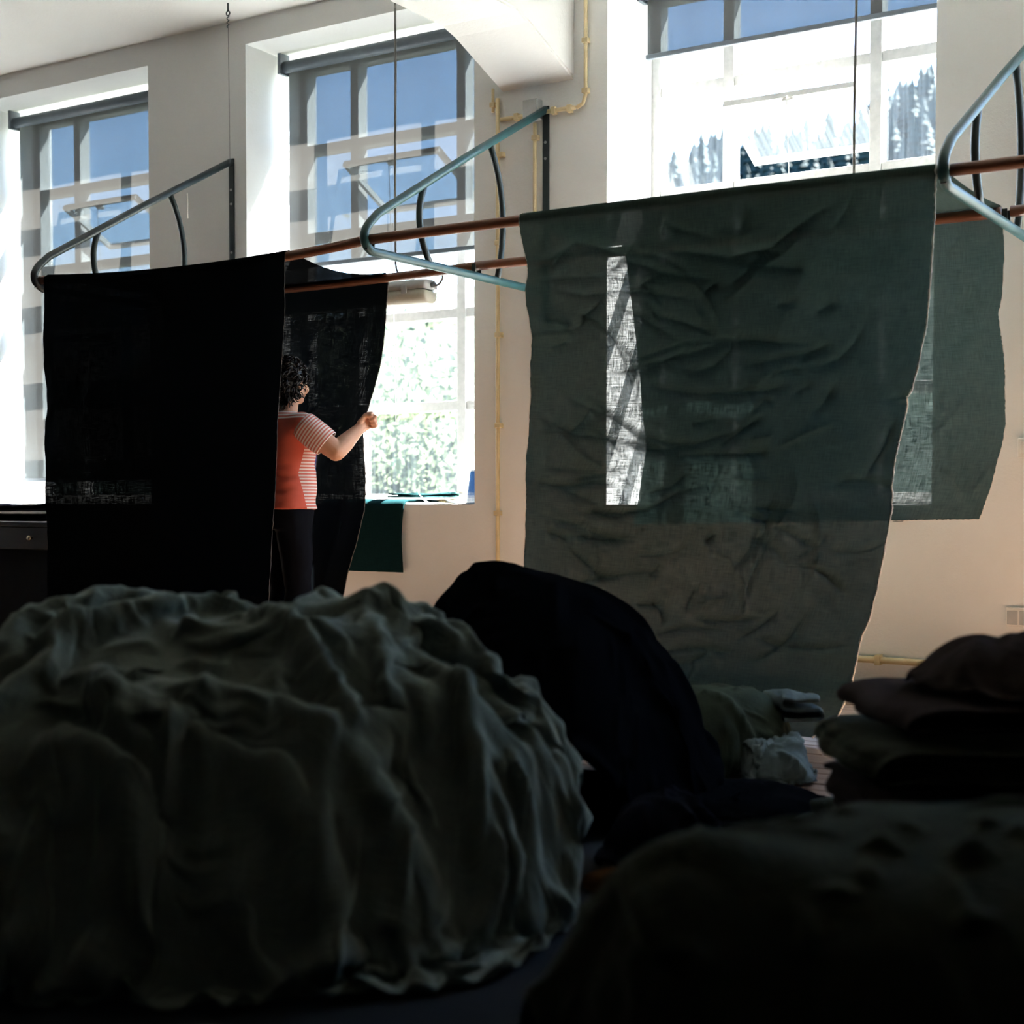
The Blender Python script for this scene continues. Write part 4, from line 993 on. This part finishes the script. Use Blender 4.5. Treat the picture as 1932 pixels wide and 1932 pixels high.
over_sill(-5.85, -5.215, [(7.56, 0.945), (7.40, 0.95), (7.13, 0.955), (7.085, 0.935), (7.078, 0.85), (7.074, 0.52)], TEAL, 'dark teal cloth hanging over the edge of the middle window sill', seed=2, thick=0.010)
folded('folded_cloth', (-5.24, 7.33, 0.968), 0.14, 0.20, 0.035, 2, TEAL_LIT, 'dark teal cloth folded on the middle window sill', 91, 0.35 + math.pi / 2, 0.012)
PAPER = m_plain('white_paper', (0.72, 0.72, 0.76), 0.7, var=0.03)
def paper(cx_, cy_, z_, w_, h_, rz_, curl, label, seed):
    n_ = 16; V = []
    for i in range(n_):
        for j in range(n_):
            a_, b_ = i / (n_ - 1) - 0.5, j / (n_ - 1) - 0.5
            zz = z_ + curl * (abs(a_ + 0.25 * b_) * 2) ** 3 * (1 if a_ < 0 else 0.3) + 0.004 * math.sin(a_ * 9 + seed)+0.004
            x_, y_ = a_ * w_, b_ * h_; V.append((cx_ + x_ * math.cos(rz_) - y_ * math.sin(rz_), cy_ + x_ * math.sin(rz_) + y_ * math.cos(rz_), zz))
    Fc = [(i * n_ + j, (i + 1) * n_ + j, (i + 1) * n_ + j + 1, i * n_ + j + 1) for i in range(n_ - 1) for j in range(n_ - 1)]
    o = raw('paper_sheet', V, Fc, PAPER); m_ = o.modifiers.new('t', 'SOLIDIFY'); m_.thickness = 0.0012
    tag(o, label, 'paper', 'papers on the middle window sill')
paper(-5.06, 7.24, 0.931, 0.20, 0.16, 0.25, 0.03, 'white paper with one curled corner in the middle of the window sill', 1)
paper(-4.86, 7.22, 0.931, 0.20, 0.17, -0.15, 0.022, 'white paper nearest the blue thread cone on the window sill', 3)
BLUET = m_plain('blue_thread', (0.012, 0.07, 0.20), 0.8, var=0.15, scale=120)
cone = tag(empty('thread_cone', (-4.915, 7.40, 0.932)), 'cone of blue thread standing at the right end of the window sill', 'thread')
bm = bmesh.new(); prof_ = [(0.046 - 0.024 * q_ + 0.0012 * math.sin(q_ * 190), 0.012 + 0.185 * q_) for q_ in np.linspace(0, 1, 70)]; lathe(bm, prof_, 28); obj('thread_winding', bm, BLUET, cone, True)
bm = bmesh.new(); lathe(bm, [(0.048, 0), (0.047, 0.012), (0.019, 0.19), (0.018, 0.208)], 24); obj('cone_core', bm, GREYPL, cone, True)
STRAW = m_plain('straw_yarn', (0.55, 0.42, 0.22), 0.8)
bm = bmesh.new(); rg2 = random.Random(5)
p_ = [Vector((-5.08 + 0.13 * math.sin(k * 0.9) + rg2.uniform(-.03, .03), 7.49 + 0.05 * math.cos(k * 1.3) + rg2.uniform(-.02, .02), 0.936 + abs(math.sin(k * 0.7)) * 0.022)) for k in range(46)]
tube(bm, p_, 0.004, 6); tag(obj('yarn_tangle', bm, STRAW, None, True), 'tangle of straw coloured yarn at the back of the window sill', 'yarn')

# ------------------------------------------------------------------ the woman
PHI = -0.40
PO = Vector((-5.205, 6.02, 0))
person = tag(empty('person', PO, PHI), 'woman in a coral and striped T-shirt holding the edge of the black cloth', 'person')
def L(p):
    d = Vector(p) - PO; c, s_ = math.cos(-PHI), math.sin(-PHI); return Vector((d.x * c - d.y * s_, d.x * s_ + d.y * c, d.z))
def m_skin():
    m = M('skin'); nz = m.noise(m.coord(), 14, 3); return m.end(m.bsdf(m.ramp(nz, [(0.3, (0.55, 0.29, 0.19)), (0.7, (0.62, 0.34, 0.23))]), 0.5, 0, 0.35))
SKIN = m_skin()
def loft(bm, rings, seg=28, pw=2.3):
    R_ = []
    for (z, a_, b_, cx_, cy_) in rings:
        ring = []
        for k in range(seg):
            t = 2 * math.pi * k / seg; c, s_ = math.cos(t), math.sin(t)
            ring.append(bm.verts.new((cx_ + a_ * math.copysign(abs(c) ** (2 / pw), c), cy_ + b_ * math.copysign(abs(s_) ** (2 / pw), s_), z)))
        R_.append(ring)
    for i in range(len(R_) - 1):
        for k in range(seg): bm.faces.new((R_[i][k], R_[i][(k + 1) % seg], R_[i + 1][(k + 1) % seg], R_[i + 1][k]))
    bm.faces.new(R_[0][::-1]); bm.faces.new(R_[-1])
def limb(bm, pts, rads, seg=16, sub=5):
    pts = [Vector(p) for p in pts]; P = []; Q = []
    for i in range(len(pts) - 1):
        for k in range(sub):
            q = k / sub; P.append(pts[i].lerp(pts[i + 1], q)); Q.append(rads[i] * (1 - q) + rads[i + 1] * q)
    P.append(pts[-1]); Q.append(rads[-1]); tube(bm, P, Q, seg)
    for p, r_ in zip(pts, rads):
        g = bmesh.ops.create_icosphere(bm, subdivisions=2, radius=r_); bmesh.ops.translate(bm, vec=p, verts=g['verts'])
def ell(bm, c, r_, rot=None, sub=3):
    g = bmesh.ops.create_icosphere(bm, subdivisions=sub, radius=1.0); bmesh.ops.scale(bm, vec=r_, verts=g['verts'])
    if rot is not None: bmesh.ops.rotate(bm, cent=(0, 0, 0), matrix=rot, verts=g['verts'])
    bmesh.ops.translate(bm, vec=c, verts=g['verts'])
def remeshed(name, bm, mat, parent, vox, sm=4, disp=None):
    me = bpy.data.meshes.new('tmp'); bm.to_mesh(me); bm.free(); t = bpy.data.objects.new('tmp', me); COL.objects.link(t)
    r_ = t.modifiers.new('r', 'REMESH'); r_.mode = 'VOXEL'; r_.voxel_size = vox
    s_ = t.modifiers.new('s', 'SMOOTH'); s_.iterations = sm; s_.factor = 0.5
    dg = bpy.context.evaluated_depsgraph_get(); nm_ = bpy.data.meshes.new_from_object(t.evaluated_get(dg)); nm_.name = name
    bpy.data.objects.remove(t); bpy.data.meshes.remove(me)
    if disp is not None:
        n = len(nm_.vertices); co = np.empty(n * 3); nm_.vertices.foreach_get('co', co); co = co.reshape(-1, 3)
        nr = np.empty(n * 3); nm_.vertices.foreach_get('normal', nr); nr = nr.reshape(-1, 3)
        co = co + nr * disp(co)[:, None]; nm_.vertices.foreach_set('co', co.ravel())
    nm_.materials.clear(); nm_.materials.append(mat); nm_.polygons.foreach_set('use_smooth', [True] * len(nm_.polygons)); nm_.update()
    o = bpy.data.objects.new(name, nm_); link(o, parent); return o
shR = L(at(572, 801, y=5.945)); elR = L(at(634, 852, y=6.03)); wrR = L(at(679, 808, y=6.20))
shL = Vector((-shR.x * 0.98, shR.y + 0.03, shR.z)); elL = Vector((-0.27, 0.02, 1.09)); wrL = Vector((-0.255, 0.20, 1.12))
HC = Vector((0.005, 0.03, 1.585)); HR = Matrix.Rotation(R(14), 3, 'Z') @ Matrix.Rotation(R(-6), 3, 'X')
TOR = [(0.86, 0.165, 0.12, 0, -0.01), (0.93, 0.178, 0.135, 0, -0.005), (1.02, 0.168, 0.132, 0, 0.01), (1.12, 0.158, 0.125, 0, 0.012), (1.22, 0.168, 0.125, 0, 0.012), (1.30, 0.172, 0.112, 0, 0.0), (1.36, 0.150, 0.088, 0, -0.005), (1.405, 0.095, 0.065, 0, -0.005), (1.44, 0.055, 0.055, 0, 0.0)]
bm = bmesh.new(); loft(bm, [(z, a_ - 0.010, b_ - 0.010, x_, y_) for z, a_, b_, x_, y_ in TOR])
limb(bm, [(0, 0.0, 1.38), (0.004, 0.018, 1.50)], [0.056, 0.052])
ell(bm, HC + HR @ Vector((0, -0.008, 0.025)), (0.074, 0.090, 0.098), HR)
ell(bm, HC + HR @ Vector((0, 0.028, -0.045)), (0.056, 0.062, 0.072), HR)
ell(bm, HC + HR @ Vector((0, 0.062, -0.085)), (0.028, 0.026, 0.022), HR)
ell(bm, HC + HR @ Vector((0, 0.098, -0.018)), (0.014, 0.018, 0.024), HR)      # nose
ell(bm, HC + HR @ Vector((0, 0.086, -0.056)), (0.024, 0.012, 0.010), HR)      # lips
ell(bm, HC + HR @ Vector((0, 0.074, 0.028)), (0.048, 0.018, 0.012), HR)       # brow
for s_ in (-1, 1):
    ell(bm, HC + HR @ Vector((s_ * 0.040, 0.062, -0.030)), (0.024, 0.024, 0.026), HR)   # cheeks
    ell(bm, HC + HR @ Vector((s_ * 0.076, 0.0, -0.01)), (0.010, 0.018, 0.030), HR)      # ears
def fist(bm, wr, el, up, k_=1.18):
    h = (wr - el).normalized() * k_; hn = h.normalized(); s_ = (up - hn * up.dot(hn)).normalized() * k_; n = hn.cross(s_) * -1
    if n.y < 0: n = -n
    K = wr + h * 0.062
    limb(bm, [wr - h * 0.015, wr + h * 0.015], [0.026, 0.028], 12, 2)
    for q in (-0.026, -0.009, 0.009, 0.026):
        limb(bm, [wr + h * 0.012 + s_ * q * 0.6, K + s_ * q], [0.019, 0.0145], 10, 3)
    ln = (0.036, 0.042, 0.039, 0.031); 
    for i, q in enumerate((0.030, 0.010, -0.010, -0.029)):
        b = K + s_ * q + h * 0.002
        p1 = b + h * (ln[i] * 0.35) + n * (ln[i] * 0.9); p2 = p1 - h * (ln[i] * 0.55) + n * 0.012; p3 = p2 - h * 0.012 - n * 0.018
        limb(bm, [b, p1, p2, p3], [0.0115, 0.0102, 0.0092, 0.0080], 10, 3)
    t0 = wr + h * 0.012 + s_ * 0.024 + n * 0.006
    limb(bm, [t0, t0 + h * 0.034 + s_ * 0.012 + n * 0.014, t0 + h * 0.055 + s_ * 0.002 + n * 0.034, t0 + h * 0.058 - s_ * 0.012 + n * 0.048], [0.016, 0.0125, 0.011, 0.009], 10, 3)
for sh, el, wr in ((shR, elR, wrR), (shL, elL, wrL)):
    up = el.lerp(wr, 0.35)
    limb(bm, [sh, sh.lerp(el, 0.45), el, up, wr], [0.062, 0.062, 0.052, 0.049, 0.030])
    fist(bm, wr, el, Vector((0, 0, 1)))
for s_ in (-1, 1):
    limb(bm, [(s_ * 0.088, -0.01, 0.88), (s_ * 0.092, 0.01, 0.66), (s_ * 0.095, 0.02, 0.47), (s_ * 0.095, -0.005, 0.34), (s_ * 0.095, -0.02, 0.09)], [0.092, 0.075, 0.055, 0.052, 0.036])
    limb(bm, [(s_ * 0.095, -0.045, 0.045), (s_ * 0.10, 0.06, 0.035), (s_ * 0.102, 0.12, 0.028)], [0.034, 0.032, 0.022])
remeshed('body', bm, SKIN, person, 0.0055, 3)
for s_ in (-1, 1):
    bm = bmesh.new(); ell(bm, HC + HR @ Vector((s_ * 0.030, 0.076, 0.004)), (0.011, 0.010, 0.010), HR, 2); obj('eye', bm, m_plain('eye_white', (0.5, 0.48, 0.45), 0.2), person, True)
def m_shirt(name, sleeve=False):
    m = M(name); co = m.n('ShaderNodeTexCoord'); sp = m.n('ShaderNodeSeparateXYZ'); m.l(co.outputs['Object'], sp.inputs[0])
    X_, Y_, Z_ = sp.outputs
    coral, white = (0.62, 0.125, 0.085), (0.80, 0.72, 0.70)
    if sleeve:
        uvn = m.n('ShaderNodeSeparateXYZ'); m.l(m.coord('UV'), uvn.inputs[0])
        st = m.math('GREATER_THAN', m.math('FRACT', m.math('MULTIPLY', uvn.outputs[1], 1 / 0.0165)), 0.5)
        col = m.mixc(st, (0.62, 0.20, 0.16), white)
    else:
        st = m.math('GREATER_THAN', m.math('FRACT', m.math('MULTIPLY', Z_, 1 / 0.017)), 0.5)
        ss = m.mixc(st, (0.64, 0.19, 0.15), white)
        bound = m.math('ADD', Y_, m.math('MULTIPLY', m.math('ABSOLUTE', m.math('SUBTRACT', Z_, 1.09)), -0.22))
        side = m.math('GREATER_THAN', bound, -0.012)
        yoke = m.math('GREATER_THAN', Z_, 1.385)
        col = m.mixc(m.math('MAXIMUM', side, yoke), coral, ss)
        r2 = m.math('ADD', m.math('POWER', m.math('SUBTRACT', X_, 0.05), 2.0), m.math('POWER', m.math('SUBTRACT', Z_, 1.17), 2.0))
        pr = m.math('MULTIPLY', m.math('LESS_THAN', r2, 0.0075), m.math('GREATER_THAN', Y_, 0.085))
        ring = m.math('LESS_THAN', r2, 0.0042)
        col = m.mixc(pr, col, m.mixc(ring, (0.06, 0.05, 0.22), (0.65, 0.62, 0.45)))
    nz = m.noise(m.coord(), 160, 2)
    return m.end(m.bsdf(col, 0.85, 0, 0.15, nz, 0.2, 0.001))
def shirt_folds(co):
    x, y, z = co.T
    back = np.clip(-y * 10, 0, 1)
    return 0.006 * fbm(x * 6, y * 6, z * 22, 3, 3) + 0.005 * back * np.sin(z * 95 + 3 * np.sin(x * 9)) * np.exp(-((z - 1.05) / 0.10) ** 2)
bm = bmesh.new(); loft(bm, [(0.905, 0.190, 0.150, 0, 0.0)] + [(z, a_ + 0.008, b_ + 0.008, x_, y_) for z, a_, b_, x_, y_ in TOR[1:8]] + [(1.425, 0.066, 0.062, 0, 0.0)], 36)
for sh in (shR, shL):
    limb(bm, [(sh.x * 0.55, sh.y * 0.5, 1.345), tuple(sh)], [0.072, 0.068])
remeshed('shirt', bm, m_shirt('coral_shirt'), person, 0.007, 6, shirt_folds)
SLV = m_shirt('striped_sleeve', True)
for sh, el in ((shR, elR), (shL, elL)):
    ax = (el - sh).normalized(); n_, sg = 26, 30; V = []; uv_ = []
    nn = ax.orthogonal().normalized(); b2 = ax.cross(nn)
    for i in range(n_):
        q = i / (n_ - 1); s0 = -0.035 + q * 0.195; rr = (0.070 + 0.010 * math.sin(q * 2.6)) * math.sqrt(max(0.02, 1 - max(0, 0.22 - q) ** 2 / 0.05))
        for k in range(sg):
            a_ = 2 * math.pi * k / sg; r3 = rr * (1 + 0.03 * math.sin(3 * a_ + q * 4)) 
            V.append(sh + ax * s0 + (nn * math.cos(a_) + b2 * math.sin(a_)) * r3); uv_.append((k / sg, s0 + 0.1))
    Fc = [(i * sg + k, i * sg + (k + 1) % sg, (i + 1) * sg + (k + 1) % sg, (i + 1) * sg + k) for i in range(n_ - 1) for k in range(sg)]
    o = raw('sleeve', V, Fc, SLV, person, True, uv_); o.modifiers.new('t', 'SOLIDIFY').thickness = 0.003
TROU = m_plain('black_trousers', (0.004, 0.005, 0.008), 0.9, var=0.2, spec=0.06)
bm = bmesh.new(); loft(bm, [(0.80, 0.180, 0.125, 0, -0.01), (0.88, 0.182, 0.135, 0, -0.008), (0.955, 0.176, 0.136, 0, 0.0)], 30)
for s_ in (-1, 1):
    limb(bm, [(s_ * 0.088, -0.01, 0.88), (s_ * 0.092, 0.01, 0.66), (s_ * 0.095, 0.02, 0.47), (s_ * 0.095, -0.005, 0.34), (s_ * 0.095, -0.02, 0.07)], [0.104, 0.088, 0.069, 0.066, 0.060])
remeshed('trousers', bm, TROU, person, 0.009, 5, lambda co: 0.006 * fbm(co[:, 0] * 7, co[:, 1] * 7, co[:, 2] * 9, 4, 3))
for s_ in (-1, 1):
    bm = bmesh.new(); limb(bm, [(s_ * 0.095, -0.055, 0.042), (s_ * 0.10, 0.06, 0.040), (s_ * 0.102, 0.135, 0.034)], [0.042, 0.041, 0.031]); bx(bm, s_ * 0.098 - 0.040, s_ * 0.098 + 0.040, -0.095, 0.165, 0.0, 0.02, 0.006)
    remeshed('shoe', bm, TROU, person, 0.006, 3)
HAIR = m_plain('dark_curly_hair', (0.010, 0.007, 0.006), 0.45, var=0.3, spec=0.4)
bm = bmesh.new(); rg3 = random.Random(8)
def hairdir():
    while True:
        v = Vector((rg3.gauss(0, 1), rg3.gauss(0, 1), rg3.gauss(0, 1))).normalized()
        if v.y > 0.62 and v.z < 0.5: continue
        if v.y > 0.25 and v.z < -0.12: continue
        if v.z < -0.75 and v.y > -0.2: continue
        return v
ell(bm, HC + HR @ Vector((0, -0.022, 0.026)), (0.090, 0.098, 0.108), HR)
ell(bm, HC + HR @ Vector((0, -0.050, -0.035)), (0.082, 0.062, 0.085), HR)
for k in range(330):
    v = hairdir(); low = v.z < -0.1
    c = HC + HR @ Vector((v.x * 0.095, v.y * 0.103 - 0.022 - (0.012 if low else 0), v.z * 0.115 + 0.020))
    if low: c.z -= rg3.uniform(0, 0.035)
    r0 = rg3.uniform(0.010, 0.019); a_ = (HR @ v); t1 = a_.orthogonal().normalized(); ang_ = rg3.uniform(0, 6.28); t1 = Matrix.Rotation(ang_, 3, a_) @ t1; t2 = Vector((0, 0, -1))
    t2 = (t2 - t1 * t2.dot(t1)).normalized()
    tube(bm, [c + t1 * (r0 * math.cos(q)) + a_ * (r0 * 0.8 * math.sin(q)) + t2 * (q * 0.0045) for q in np.linspace(0, 7.5, 11)], [0.0055 * (1 - 0.06 * i) for i in range(11)], 5)
obj('hair', bm, HAIR, person, True)
